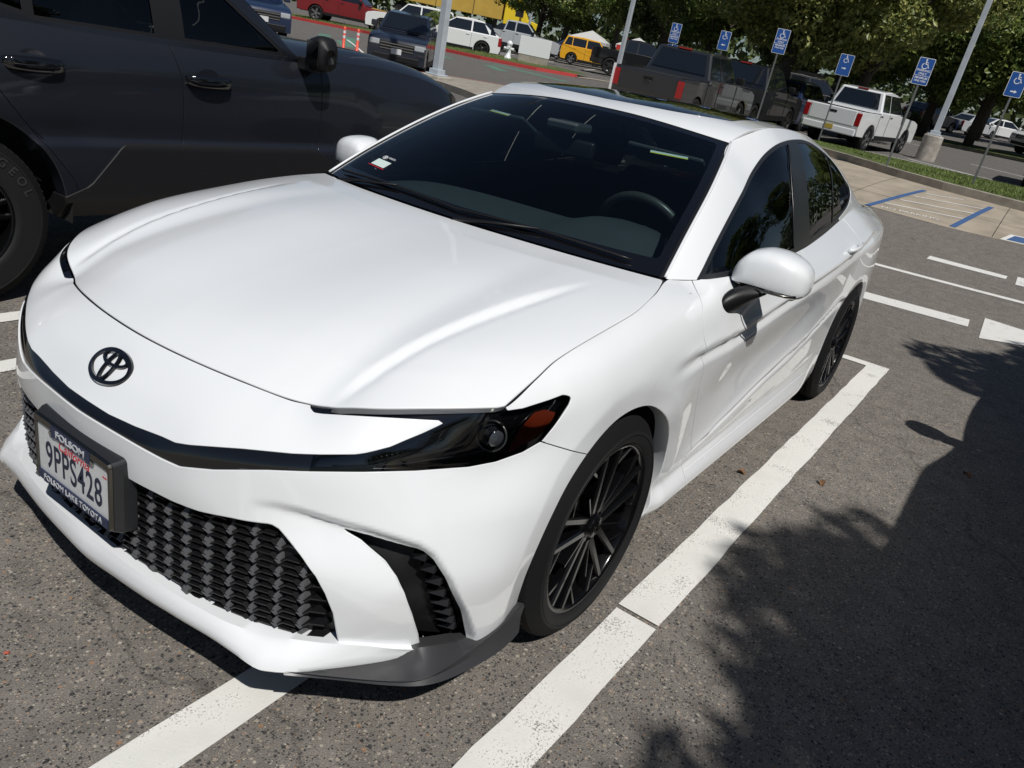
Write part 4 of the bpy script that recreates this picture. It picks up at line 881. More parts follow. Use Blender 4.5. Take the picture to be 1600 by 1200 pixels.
# ================================================================ the big dark SUV (local: front +X, left +Y)
M['slate']=mat('dark_slate_paint',(.0085,.0100,.0150),.42,.0,.7,spec=.35,coatr=.06)
M['clad']=mat('cladding',(.0085,.0085,.010),.5,spec=.35,bump=.08,bscale=700)
def make_suv(name,label,loc,rz,letters=True,tilt=None):
    root=empty(name,loc,rz,label,'SUV','parked SUVs and pickups in the lot' if False else None)
    zs=[.40,.48,.50,.60,.76,.785,.95,1.10,1.20,1.262]
    hw=[.86,.925,.945,.950,.950,.925,.940,.938,.915,.885]
    def colx(x,k=1.,dz=0,fl=0): return [(x,h*k+fl*(1 if 1<=i<=6 else .5 if i==7 else 0)*.03,z+(dz*max(0,(z-.8)/.46))) for i,(h,z) in enumerate(zip(hw,zs))]
    G=[[(.93-.03*abs(z-.75),0.,z) for z in zs]]
    G[0]=[(.90 if z<.6 else .95 if z<1.05 else .91,0.,z-max(0,z-.8)*.36) for z in zs]
    G.append([(p[0]-.02,.40,p[2]) for p in G[0]]); G.append([(p[0]-.08,.68,p[2]) for p in G[0]])
    G.append([(.74 if z<1.1 else .66,.86 if z<1.1 else .78,z-max(0,z-.8)*.30) for z in zs])
    for x,k,dz,fl in ((.50,.985,-.075,.3),(.30,1,-.02,1),(0,1,.02,1.1),(-.30,1,.035,1),(-.55,1,.035,.2),(-.95,1,.0,0),(-1.4,1,-.005,0),(-1.8,1,-.005,0),(-2.25,1,0,.2),(-2.5,1,.01,1),(-2.85,1,.015,1.1),(-3.2,1,.02,1),(-3.5,1,.02,.2),(-3.82,.975,.02,0)): G.append(colx(x,k,dz,fl))
    G.append([(-3.98,.80,z) for z in zs]); G.append([(-4.03,.45,z) for z in zs]); G.append([(-4.04,0,z) for z in zs])
    D=dense(G,.03,.02,True,True); sh=grid_shell(D,True,True)
    for cx in (0,-2.85):
        d=np.maximum(np.hypot(sh.V[:,0]-cx,(sh.V[:,2]-.46)*1.04)-.475, -9); d=np.where((np.abs(sh.V[:,0]-cx)<.8)&(np.abs(sh.V[:,1])>.3),d,1.); sh,e=clip(sh,d,False); sh=wall(sh,e,.08,.006)
    # cladding below
    def cl(sh):
        x=sh.V[:,0]; z=sh.V[:,2]; top=np.interp(x,[-4,-3.4,-2.42,-2.26,-2.08,-.86,-.70,-.60,.5,.9],[.62,.62,.50,.56,.765,.765,.70,.52,.60,.62])
        return z-top
    c,e=clip(sh,cl(sh),True); sh,e2=clip(sh,cl(sh),False)
    put('side_cladding',wall(offset(c,-.010),e,.02,.006),M['clad'],root,'join')
    g=.003
    def sx(sh,x0,bow=.0): return sh.V[:,0]-(x0+bow*np.sin((sh.V[:,2]-.5)*3))
    fr,e=clip(sh,sx(sh,-.80)-g,False); fr=wall(fr,e,.015); rest,_=clip(sh,sx(sh,-.80)+g,True); put('front_fender',fr,M['slate'],root,'join')
    xd=lambda s:s.V[:,0]-np.interp(s.V[:,2],[.4,.9,1.1,1.27],[-1.745,-1.745,-1.75,-1.80])
    fd,e=clip(rest,xd(rest)-g,False); fd=wall(fd,e,.015); rest,_=clip(rest,xd(rest)+g,True); fd=Sh(*[fd.V,fd.N,fd.F]); put('front_door',fd,M['slate'],root,'pair')
    xr=lambda s:s.V[:,0]-np.interp(s.V[:,2],[.4,.6,.95,1.1,1.27],[-2.28,-2.34,-2.62,-2.72,-2.76])
    rd,e=clip(rest,xr(rest)-g,False); rd=wall(rd,e,.015); rest,_=clip(rest,xr(rest)+g,True); put('rear_door',rd,M['slate'],root,'pair'); put('rear_quarter',rest,M['slate'],root,'join')
    # bonnet
    top=[c[-1] for c in G]; hs=top[3:10]
    H=coons(top[:4],[(-.80,0,1.345),(-.82,.4,1.34),(-.88,.72,1.31),(-.95,.885,1.262)],[(.91,0,1.096),(.6,0,1.24),(.1,0,1.31),(-.4,0,1.338),(-.80,0,1.345)],hs,30,24)
    n,m_,_=H.shape; s_=np.linspace(0,1,m_)[None,:]; t_=np.linspace(0,1,n)[:,None]; H[...,2]+=.05*np.sin(PI*t_)**.6*np.minimum(1,(1-s_)*4)*(s_<1)
    q=fixc(grid_shell(H,flip=True),H); put('bonnet',q,M['slate'],root,'join')
    # greenhouse
    GBs=[(-.93,.885,1.262),(-1.4,.885,1.258),(-1.8,.885,1.257),(-2.3,.885,1.262),(-2.85,.880,1.275),(-3.4,.865,1.282),(-3.80,.84,1.282)]
    GTs=[(-.97,.870,1.30),(-1.45,.72,1.66),(-1.75,.69,1.775),(-2.3,.68,1.80),(-2.85,.68,1.795),(-3.4,.68,1.77),(-3.62,.68,1.72)]
    GG=[]
    for b,t in zip(GBs,GTs):
        b=np.array(b);t=np.array(t); GG.append([tuple(b+(t-b)*s+np.array([0,.025*4*s*(1-s),0])) for s in (0,.3,.6,.85,1)])
    D2=dense(GG,.03,.03); S2=grid_shell(D2)
    L=[(-1.03,.9,1.285),(-1.50,.8,1.62),(-1.80,.75,1.70),(-3.1,.75,1.70),(-3.42,.75,1.60),(-3.50,.8,1.45),(-3.05,.88,1.39),(-2.72,.88,1.35),(-2.50,.88,1.30),(-2.45,.88,1.285)]
    s=loop_sd(S2,L,(0,1,.2),.6,0.); fr,e=clip(S2,s,False); put('pillar_frame',wall(fr,e,.012,.003),M['slate'],root,'pair'); w_,_=clip(S2,s,True)
    s=loop_sd(w_,L,(0,1,.2),.6,0.)+.020; tr,_=clip(w_,s,False); gl,_=clip(w_,s,True); put('window_rubber',offset(tr,.003),M['clad'],root,'pair')
    for nm,a,b in (('front_side_window',-.9,-1.70),('b_pillar',-1.70,-1.87),('rear_side_window',-1.87,-2.44),('c_pillar',-2.44,-2.49),('quarter_window',-2.49,-3.6)):
        p_,_=clip(gl,gl.V[:,0]-a,True); 
        if len(p_.V): p_,_=clip(p_,p_.V[:,0]-b,False)
        if len(p_.V): put(nm,offset(p_,.008 if 'window' in nm else .003),M['suvglass'] if 'window' in nm else M['clad'],root,'pair')
    Rm=coons([(-1.62,0,1.80),(-1.64,.35,1.795),(-1.75,.69,1.775)],[(-3.75,0,1.80),(-3.72,.4,1.79),(-3.62,.68,1.72)],[(-1.62,0,1.80),(-2.4,0,1.85),(-3.2,0,1.84),(-3.75,0,1.80)],[(-1.75,.69,1.775),(-2.3,.68,1.80),(-2.85,.68,1.795),(-3.4,.68,1.77),(-3.62,.68,1.72)],24,16)
    put('roof',fixc(grid_shell(Rm,flip=True),Rm),M['slate'],root,'join')
    Wm=coons([(-.83,0,1.345),(-.85,.4,1.34),(-.90,.74,1.30),(-.97,.868,1.30)],[(-1.62,0,1.80),(-1.64,.35,1.795),(-1.75,.69,1.775)],[(-.83,0,1.345),(-1.2,0,1.60),(-1.62,0,1.80)],[(-.97,.868,1.30),(-1.45,.72,1.66),(-1.75,.69,1.775)],16,16)
    put('windscreen',fixc(grid_shell(Wm,flip=True),Wm),M['suvglass'],root,'join')
    Bm=coons([(-3.75,0,1.80),(-3.72,.4,1.79),(-3.62,.68,1.72)],[(-4.03,0,1.26),(-4.02,.45,1.26),(-3.97,.80,1.262)],[(-3.75,0,1.80),(-3.95,0,1.5),(-4.03,0,1.26)],[(-3.62,.68,1.72),(-3.80,.76,1.48),(-3.97,.80,1.262)],12,12)
    put('tailgate_window',fixc(grid_shell(Bm,flip=True),Bm),M['suvglass'],root,'join')
    # interior block, underbody
    m=MB(); m.box((-3.7,-.78,.55),(-.9,.78,.90)); m.box((-3.85,-.70,.42),(.75,.70,.75)); m.build('underbody',M['dark'],root)
    m=MB()
    for y in (.40,-.40):
        MB().box((-2.10,y-.24,.9),(-1.90,y+.24,1.50)).build('front_seat',M['seat'],root,bevel=.04,seg=3); MB().box((-2.05,y-.12,1.5),(-1.95,y+.12,1.70)).build('headrest',M['seat'],root,bevel=.04,seg=3); MB().box((-3.0,y-.28,.9),(-2.85,y+.28,1.45)).build('rear_seat',M['seat'],root,bevel=.04,seg=3)
    for x in (0,-2.85):
        for s_ in (1,-1):
            w_=wheel(root,x,.80*s_,s_,Rt=.408,W=.27,Rr=.245,rim=M['rim_black'],spokes='six',n=64)
            if letters and x<0:
                P_='GEOL'; 
                for i,ch in enumerate(P_):
                    a=R(118-s_*0)+(-1)*i*R(9.0)
                    a=R(52)-i*R(10)
                    mt=Matrix.Translation((.332*math.cos(a),s_*(.135+.0015),.332*math.sin(a)))
                    up=Vector((math.cos(a),0,math.sin(a))); xa=Vector((0,s_,0)).cross(up)*-1
                    xa=up.cross(Vector((0,s_,0)))
                    mm=frame((.332*math.cos(a),s_*.1385,.332*math.sin(a)),tuple(xa),tuple(up))
                    if mm.to_3x3()@Vector((0,0,1))@Vector((0,s_,0))<0: mm=frame((.332*math.cos(a),s_*.1385,.332*math.sin(a)),tuple(-xa),tuple(up))
                    textobj('tyre_lettering',ch,.055,mm,M['tyretext'],w_,bold=.001)
    # wheel wells
    m=MB()
    for cx in (0,-2.85):
        for s_ in (1,-1):
            n=16;V=[]
            for i in range(n+1):
                a=PI*(-.05+1.1*i/n)
                for y in (.55,.96): V.append((cx+.50*math.cos(a),y*s_,.46+.50*math.sin(a)))
            m=MB(); m.add(V,[(2*i,2*i+1,2*i+3,2*i+2) for i in range(n)]+[tuple(range(0,2*n+2,2))]); m.build('wheel_well',M['dark'],root)
    for sg in (1,-1):
        mi=empty('door_mirror'); mi.parent=root
        m=MB(); V=[]
        for i,(y,cx,cz,ax,az) in enumerate([(.955,-.90,1.315,.05,.055),(.97,-.90,1.33,.075,.085),(1.03,-.90,1.335,.085,.098),(1.065,-.905,1.335,.082,.095),(1.10,-.91,1.33,.06,.075),(1.115,-.915,1.325,.03,.04)]):
            for j in range(16):
                a=2*PI*j/16; V.append((cx+ax*math.copysign(abs(math.cos(a))**.6,math.cos(a)),y*sg,cz+az*math.copysign(abs(math.sin(a))**.6,math.sin(a))))
        F=[(i*16+j,(i+1)*16+j,(i+1)*16+(j+1)%16,i*16+(j+1)%16) for i in range(5) for j in range(16)]+[tuple(range(16)),tuple(80+j for j in range(16))]
        mobj('mirror_cover',V,F if sg>0 else [f[::-1] for f in F],M['clad'],mi,smooth=True)
        MB().box((-.97,.84*sg,1.225),(-.85,1.0*sg,1.30)).build('mirror_foot',M['clad'],mi,bevel=.008)
        m=MB(); m.box((-.988,.985*sg,1.27),(-.984,1.085*sg,1.40)); m.build('mirror_glass',M['darkmirror'],mi)
        for hx in (-1.60,-2.49):
            m=MB(); n=12; V=[]
            for i in range(n+1):
                t=i/n; b=math.sin(PI*t)**.35; 
                for j in range(8):
                    a=2*PI*j/8; V.append((hx+.135-.27*t,(.940+.045*b+.014*math.cos(a))*sg,1.105+.034*math.sin(a)*(.6+.4*b)))
            F=[(i*8+j,(i+1)*8+j,(i+1)*8+(j+1)%8,i*8+(j+1)%8) for i in range(n) for j in range(8)]+[tuple(range(8)),tuple(n*8+j for j in range(8))]
            mobj('door_handle',V,F if sg>0 else [f[::-1] for f in F],M['gloss_black'],root,smooth=True)
            m=MB(); P=[(hx+.07*math.cos(a),.9405*sg,1.118+.05*math.sin(a)) for a in np.linspace(0,2*PI,20)[:-1]]; m.add(P,[tuple(range(19))]); m.build('handle_recess',M['slate'],root)
    # lamps and grille on the front
    MB().box((.90,-.55,.85),(.955,.55,1.12)).build('front_grille',M['clad'],root,bevel=.01)
    for sg in (1,-1): 
        MB().box((.72,.58*sg-.12,.98),(.90,.58*sg+.12,1.10)).build('headlamp',M['lampglass'],root,bevel=.02)
        MB().box((-4.05,.72*sg-.09,.98),(-3.96,.72*sg+.09,1.24)).build('tail_lamp',M['red'],root,bevel=.01)
    return root
M['suvglass']=glassmat('suv_glass',(.16,.19,.20)); M['tyretext']=mat('tyre_lettering_grey',(.030,.030,.032),.5)
M['lampglass']=mat('lamp_glass',(.45,.47,.50),.1,.2,1)
suv=make_suv('parked_suv','big dark slate SUV parked close beside the white sedan, at the left edge',(-2.57,-3.225,0),PI)
# the vehicle parked on the other side (outside the photo) that throws the straight-edged shade
suv2=make_suv('parked_suv','dark SUV parked across the bay line from the white sedan, throwing the straight-edged shadow',(-3.28,3.33,0),PI,letters=False)
# ================================================================ ground
def hz(x,y):
    r=np.hypot(np.asarray(x)+1.5,y); t=np.clip((r-4.2)/10.5,0,1); s=t*t*(3-2*t); p=-.0391*np.asarray(x)-.0153*np.asarray(y)+.09
    q=lambda v: (lambda c: c*c*(3-2*c))(np.clip(v,0,1)); a=np.asarray(x)
    return s*np.maximum(p,-.3)-.23*q((-a-17.5)/7)*q((np.asarray(y)+15)/8)-.24*np.exp(-((a+17.5)**2+(np.asarray(y)+17)**2)/30)
H=lambda x,y: float(hz(x,y))
UP=Vector((.0328,.0456,.9984)).normalized()
TILT=UP.to_track_quat('Z','Y').to_matrix().to_4x4()
TILT=Matrix.Rotation(math.atan2(.0328,1),4,'Y')@Matrix.Rotation(-math.atan2(.0456,1),4,'X')
def asphalt(name,base,scale=1.,stone=1.):
    m=bpy.data.materials.new(name); m.use_nodes=True; t=m.node_tree; b=t.nodes['Principled BSDF']; N=t.nodes.new; Lk=t.links.new
    tc=N('ShaderNodeTexCoord')
    def noise(s,d=8,r=.6): n=N('ShaderNodeTexNoise'); n.inputs['Scale'].default_value=s; n.inputs['Detail'].default_value=d; n.inputs['Roughness'].default_value=r; Lk(tc.outputs['Object'],n.inputs['Vector']); return n.outputs[0]
    def ramp(f,pts):
        r=N('ShaderNodeValToRGB'); Lk(f,r.inputs[0]); e=r.color_ramp.elements
        while len(e)<len(pts): e.new(.5)
        for q,(p,c) in zip(e,pts): q.position=p; q.color=(*c,1) if len(c)==3 else c
        return r.outputs[0]
    def mix(f,a,bb,mode='MIX',fac=None):
        x=N('ShaderNodeMix'); x.data_type='RGBA'; x.blend_type=mode
        if fac is not None: x.inputs[0].default_value=fac
        else: Lk(f,x.inputs[0])
        for k,v in ((6,a),(7,bb)):
            if isinstance(v,tuple): x.inputs[k].default_value=(*v,1)
            else: Lk(v,x.inputs[k])
        return x.outputs[2]
    B=np.array(base)
    c=ramp(noise(.6*scale,6),[(.3,tuple(B*.86)),(.7,tuple(B*1.12))])
    fine=ramp(noise(240*scale,4),[(.32,tuple(B*.45)),(.5,tuple(B)),(.68,tuple(B*1.7))]); c=mix(None,c,fine,'MIX',.5)
    mtl=ramp(noise(9*scale,5),[(.35,tuple([.82]*3)),(.65,tuple([1.15]*3))]); c=mix(None,c,mtl,'MULTIPLY',1.)
    # exposed stones: voronoi cells, only some of them, each with its own tone
    hgt=None
    for sc,dens,size in ((170*scale,.55,.48),(95*scale,.45,.44),(52*scale,.22,.36)):
        v=N('ShaderNodeTexVoronoi'); v.inputs['Scale'].default_value=sc; Lk(tc.outputs['Object'],v.inputs['Vector'])
        sep=N('ShaderNodeSeparateColor'); Lk(v.outputs['Color'],sep.inputs[0])
        tone=ramp(sep.outputs[0],[(0,(.022,.024,.028)),(.30,(.050,.050,.052)),(.34,tuple(B*.55)),(.50,tuple(B*1.25)),(.72,tuple(B*1.6)),(.80,(.34,.29,.22)),(.93,(.46,.42,.36)),(.993,(.33,.19,.11))])
        a=N('ShaderNodeMath'); a.operation='LESS_THAN'; Lk(sep.outputs[1],a.inputs[0]); a.inputs[1].default_value=dens
        d=N('ShaderNodeMapRange'); Lk(v.outputs['Distance'],d.inputs[0]); d.inputs[1].default_value=size; d.inputs[2].default_value=size-.10; d.inputs[3].default_value=0; d.inputs[4].default_value=1
        f=N('ShaderNodeMath'); f.operation='MULTIPLY'; Lk(a.outputs[0],f.inputs[0]); Lk(d.outputs[0],f.inputs[1])
        f2=N('ShaderNodeMath'); f2.operation='MULTIPLY'; Lk(f.outputs[0],f2.inputs[0]); f2.inputs[1].default_value=.85
        c=mix(f2.outputs[0],c,tone)
        hgt=f.outputs[0] if hgt is None else hgt
    # old tar cracks
    v=N('ShaderNodeTexVoronoi'); v.feature='DISTANCE_TO_EDGE'; v.inputs['Scale'].default_value=.16
    nz=N('ShaderNodeTexNoise'); nz.inputs['Scale'].default_value=1.3; nz.inputs['Detail'].default_value=6; Lk(tc.outputs['Object'],nz.inputs['Vector'])
    va=N('ShaderNodeVectorMath'); va.operation='MULTIPLY_ADD'; Lk(nz.outputs['Color'],va.inputs[0]); va.inputs[1].default_value=(1.2,1.2,1.2); Lk(tc.outputs['Object'],va.inputs[2]); Lk(va.outputs[0],v.inputs['Vector'])
    cr=N('ShaderNodeMapRange'); Lk(v.outputs['Distance'],cr.inputs[0]); cr.inputs[1].default_value=.0; cr.inputs[2].default_value=.0022; cr.inputs[3].default_value=.45; cr.inputs[4].default_value=0
    c=mix(cr.outputs[0],c,(.03,.028,.026))
    Lk(c,b.inputs['Base Color']); b.inputs['Roughness'].default_value=.88; b.inputs['Specular IOR Level'].default_value=.3
    bp=N('ShaderNodeBump'); bp.inputs['Strength'].default_value=.8; bp.inputs['Distance'].default_value=.004
    ad=N('ShaderNodeMath'); ad.operation='ADD'; Lk(noise(240*scale,4),ad.inputs[0]); Lk(hgt,ad.inputs[1]); Lk(ad.outputs[0],bp.inputs['Height']); Lk(bp.outputs[0],b.inputs['Normal'])
    return m
def paintmat(name,col,wear=.5,wc=(.13,.12,.105)):
    m=bpy.data.materials.new(name); m.use_nodes=True; t=m.node_tree; b=t.nodes['Principled BSDF']; N=t.nodes.new; Lk=t.links.new
    tc=N('ShaderNodeTexCoord'); n=N('ShaderNodeTexNoise'); n.inputs['Scale'].default_value=160; n.inputs['Detail'].default_value=6; n.inputs['Roughness'].default_value=.7; Lk(tc.outputs['Object'],n.inputs['Vector'])
    n2=N('ShaderNodeTexNoise'); n2.inputs['Scale'].default_value=7; n2.inputs['Detail'].default_value=8; Lk(tc.outputs['Object'],n2.inputs['Vector'])
    a=N('ShaderNodeMath'); a.operation='MULTIPLY_ADD'; Lk(n2.outputs[0],a.inputs[0]); a.inputs[1].default_value=.55; Lk(n.outputs[0],a.inputs[2])
    r=N('ShaderNodeMapRange'); Lk(a.outputs[0],r.inputs[0]); r.inputs[1].default_value=.98-wear*.22; r.inputs[2].default_value=1.06-wear*.22; r.inputs[3].default_value=0; r.inputs[4].default_value=.8
    x=N('ShaderNodeMix'); x.data_type='RGBA'; Lk(r.outputs[0],x.inputs[0])
    y=N('ShaderNodeMix'); y.data_type='RGBA'; Lk(n2.outputs[0],y.inputs[0]); y.inputs[6].default_value=(*[v*.78 for v in col],1); y.inputs[7].default_value=(*[min(1,v*1.12) for v in col],1); Lk(y.outputs[2],x.inputs[6]); x.inputs[7].default_value=(*wc,1)
    Lk(x.outputs[2],b.inputs['Base Color']); b.inputs['Roughness'].default_value=.75
    bp=N('ShaderNodeBump'); bp.inputs['Strength'].default_value=.5; bp.inputs['Distance'].default_value=.002; Lk(n.outputs[0],bp.inputs['Height']); Lk(bp.outputs[0],b.inputs['Normal'])
    return m
M['asphalt']=asphalt('asphalt',(.186,.169,.150)); M['asphalt2']=asphalt('asphalt_road',(.130,.124,.118))
M['paint']=paintmat('white_road_paint',(.76,.75,.71),.55); M['blue']=paintmat('blue_road_paint',(.050,.115,.27),.35); M['greenpatch']=paintmat('green_ground_patch',(.09,.24,.17),.9); M['redp']=paintmat('red_kerb_paint',(.50,.05,.045),.2)
M['concrete']=mat('concrete',(.34,.29,.225),.85,var=.2,vscale=2.2,bump=.3,bscale=60); M['kerb']=mat('kerb_concrete',(.30,.27,.225),.85,var=.22,vscale=5,bump=.4,bscale=80)
M['grass']=mat('grass_soil',(.075,.10,.022),.9,var=.35,vscale=3,bump=.8,bscale=90)
def axis(a):
    out=[]; 
    for lo,hi,st in a: out+=list(np.arange(lo,hi,st))
    return np.array(out+[a[-1][1]])
def sheet(name,X,Y,m,dz=0,kind='structure'):
    V=[(x,y,H(x,y)+dz) for x in X for y in Y]; k=len(Y); F=[(i*k+j,(i+1)*k+j,(i+1)*k+j+1,i*k+j+1) for i in range(len(X)-1) for j in range(k-1)]
    o=mobj(name,V,F,m); o.data.shade_smooth(); return tag(o,kind=kind)
sheet('ground',axis([(-400,-40,20),(-40,-18,1),(-18,4,.25),(4,20,1),(20,300,20)]),axis([(-300,-40,20),(-40,-14,1),(-14,8,.25),(8,30,1),(30,300,20)]),M['asphalt'])
sheet('road',axis([(-400,-40,20),(-40,-20,1)]),axis([(-300,-40,20),(-40,-14,1),(-14,8,.25),(8,30,1),(30,300,20)]),M['asphalt2'],.0025)
sheet('road',np.concatenate([np.arange(-20,-18,1.),np.arange(-18,-9.9,.25)]),axis([(-300,-40,20),(-40,-14,1),(-14,-7.99,.25)]),M['asphalt2'],.0025)
def drape(name,poly,m,dz=.004,step=.25,kind='structure',parent=None,thick=0):
    """flat shape lying on the ground sheet, following its slope; thick>0 gives a raised slab with sides"""
    P=np.array(poly,float); x0,y0=P.min(0)-step; x1,y1=P.max(0)+step
    X=np.arange(math.floor(x0/step)*step,x1+step,step); Y=np.arange(math.floor(y0/step)*step,y1+step,step); k=len(Y)
    # clip each cell against the polygon with exact polygon edges (convex pieces by triangulation)
    from mathutils.geometry import tessellate_polygon
    tris=tessellate_polygon([[Vector((a,b,0)) for a,b in poly]]); V=[];F=[];key={}
    def vid(x,y):
        q=(round(x,4),round(y,4)); 
        if q not in key: key[q]=len(V); V.append((q[0],q[1],H(*q)+dz))
        return key[q]
    def clipc(pg,a,b,c):
        out=[]; n=len(pg)
        for i in range(n):
            p,q=pg[i],pg[(i+1)%n]; sp=a*p[0]+b*p[1]-c; sq=a*q[0]+b*q[1]-c
            if sp<=0: out.append(p)
            if (sp<0<sq) or (sq<0<sp): t_=sp/(sp-sq); out.append((p[0]+(q[0]-p[0])*t_,p[1]+(q[1]-p[1])*t_))
        return out
    for t in tris:
        T=[poly[i] for i in t]; xs=[p[0] for p in T]; ys=[p[1] for p in T]
        if (T[1][0]-T[0][0])*(T[2][1]-T[0][1])-(T[1][1]-T[0][1])*(T[2][0]-T[0][0])<0: T=T[::-1]
        for i in range(int(math.floor(min(xs)/step)),int(math.ceil(max(xs)/step))):
            s1=clipc(clipc(T,-1,0,-i*step),1,0,(i+1)*step)
            if len(s1)<3: continue
            yy=[p[1] for p in s1]
            for j in range(int(math.floor(min(yy)/step)),int(math.ceil(max(yy)/step))):
                s2=clipc(clipc(s1,0,-1,-j*step),0,1,(j+1)*step)
                if len(s2)>=3:
                    f=[vid(*p) for p in s2]; g=[]
                    for q in f:
                        if not g or g[-1]!=q: g.append(q)
                    if g[0]==g[-1]: g=g[:-1]
                    if len(set(g))>=3: F.append(tuple(g))
    if thick:
        n=len(poly)
        for i in range(n):
            a,b=poly[i],poly[(i+1)%n]; L=math.dist(a,b); k=max(1,int(L/step))
            for j in range(k):
                p=(a[0]+(b[0]-a[0])*j/k,a[1]+(b[1]-a[1])*j/k); q=(a[0]+(b[0]-a[0])*(j+1)/k,a[1]+(b[1]-a[1])*(j+1)/k); o=len(V)
                V+=[(p[0],p[1],H(*p)+dz),(q[0],q[1],H(*q)+dz),(q[0],q[1],H(*q)+dz-thick),(p[0],p[1],H(*p)+dz-thick)]; F.append((o,o+1,o+2,o+3))
    o=mobj(name,V,F,m,parent); 
    if kind: tag(o,kind=kind)
    return o
def strip(name,a,b,w,m,dz=.004,jag=0): 
    a=Vector(a);b=Vector(b); d=(b-a).normalized(); n=Vector((-d.y,d.x))*w/2; P=[]
    L=(b-a).length; k=max(1,int(L/.12)) if jag else 1; rnd=random.Random(int(a.x*1000)+7)
    for i in range(k+1): q=a+(b-a)*i/k+n*(1+rnd.uniform(-jag,jag)); P.append((q.x,q.y))
    for i in range(k,-1,-1): q=a+(b-a)*i/k-n*(1+rnd.uniform(-jag,jag)); P.append((q.x,q.y))
    return drape(name,P,m,dz)
# bay lines round the sedan
strip('painted_line',(3.2,1.012),(-.165,1.014),.134,M['paint'],.005,.05)
strip('painted_line',(-.185,1.014),(-3.86,1.022),.136,M['paint'],.005,.05)
drape('painted_line',[(-3.86,.79),(-3.86,1.09),(-3.965,1.09),(-3.965,.79)],M['paint'],.0052)
strip('painted_line',(3.2,.475),(.42,.465),.125,M['paint'],.005,.05)
strip('painted_line',(-3.91,.79),(-3.91,-2.0),.10,M['paint'],.005,.04)
for x_,y_ in ((0,0),): pass
strip('painted_line',(2.6,-2.115),(-3.9,-2.115),.105,M['paint'],.005,.05); strip('painted_line',(2.6,-1.59),(-3.9,-1.59),.105,M['paint'],.005,.05)
# lane markings behind
drape('lane_marking',[(-6.553,.0),(-6.648,1.352),(-6.30,1.369),(-6.20,.0)],M['paint'])
drape('lane_marking',[(-8.313,-2.4),(-8.312,3.2),(-8.19,3.2),(-8.18,-2.4)],M['paint'])
drape('lane_marking',[(-9.632,.562),(-9.562,1.47),(-9.36,1.467),(-9.40,.558)],M['paint'])
drape('lane_marking',[(-6.93,1.46),(-6.846,1.801),(-6.70,2.35),(-6.40,2.35),(-6.163,1.831),(-5.943,1.49)],M['paint'],.005)
drape('lane_marking',[(-9.68,1.574),(-9.66,2.2),(-9.2,2.2),(-9.17,1.582)],M['paint'])
# concrete apron with the hatched access aisle
KB=[(-22,-9.5),(-19.6,-6.0),(-17.27,-2.46),(-16.16,-1.15),(-15.65,-.22),(-15.36,.71),(-15.2,1.25),(-14.8,3.2),(-14.6,8)]
AP=[(-12.9,-9.5),(-12.35,-3.5),(-12.13,-.84),(-11.93,.45),(-11.93,1.49),(-11.9,8)]
drape('concrete_apron',AP+KB[::-1],M['concrete'],.004,.5)
strip('apron_joint',(-13.4,-2.2),(-13.1,6),.012,M['dark'],.0055); strip('apron_joint',(-12.0,1.05),(-15.25,1.02),.010,M['dark'],.0055); strip('apron_joint',(-12.1,-1.3),(-16.2,-1.1),.010,M['dark'],.0055)
for a,b in (((-12.12,-.80),(-15.0,-.41)),((-12.05,.49),(-14.8,.755))): strip('blue_line',a,b,.095,M['blue'],.009)
for a,b in (((-14.6,-.33),(-14.9,.28)),((-14.02,-.42),(-14.36,.70)),((-13.32,-.53),(-13.65,.63)),((-12.7,-.65),(-12.95,.53))): strip('hatch_line',a,b,.055,M['paint'],.0085)
drape('isa_marking',[(-11.97,1.16),(-12.55,1.26),(-12.6,2.2),(-12.0,2.1)],M['paint'],.008); drape('isa_marking',[(-12.03,1.24),(-12.47,1.32),(-12.52,2.1),(-12.06,2.0)],M['blue'],.012)
def gtext(body,p,ang,size,m,dz,sx=1):
    z=H(*p); e=.4; nx=-(H(p[0]+e,p[1])-z)/e; ny=-(H(p[0],p[1]+e)-z)/e
    xa=Vector((math.cos(ang),math.sin(ang),0)); n=Vector((nx,ny,1)).normalized(); xa=(xa-n*xa.dot(n)).normalized(); ya=n.cross(xa)
    o=textobj('pavement_lettering',body,size,frame((p[0],p[1],z+dz),tuple(xa),tuple(ya)),m,None,extrude=.001,sx=sx); return tag(o,kind='structure')
gtext('NO PARKING',(-12.33,-.19),PI/2+.10,.20,M['paint'],.010,.72)
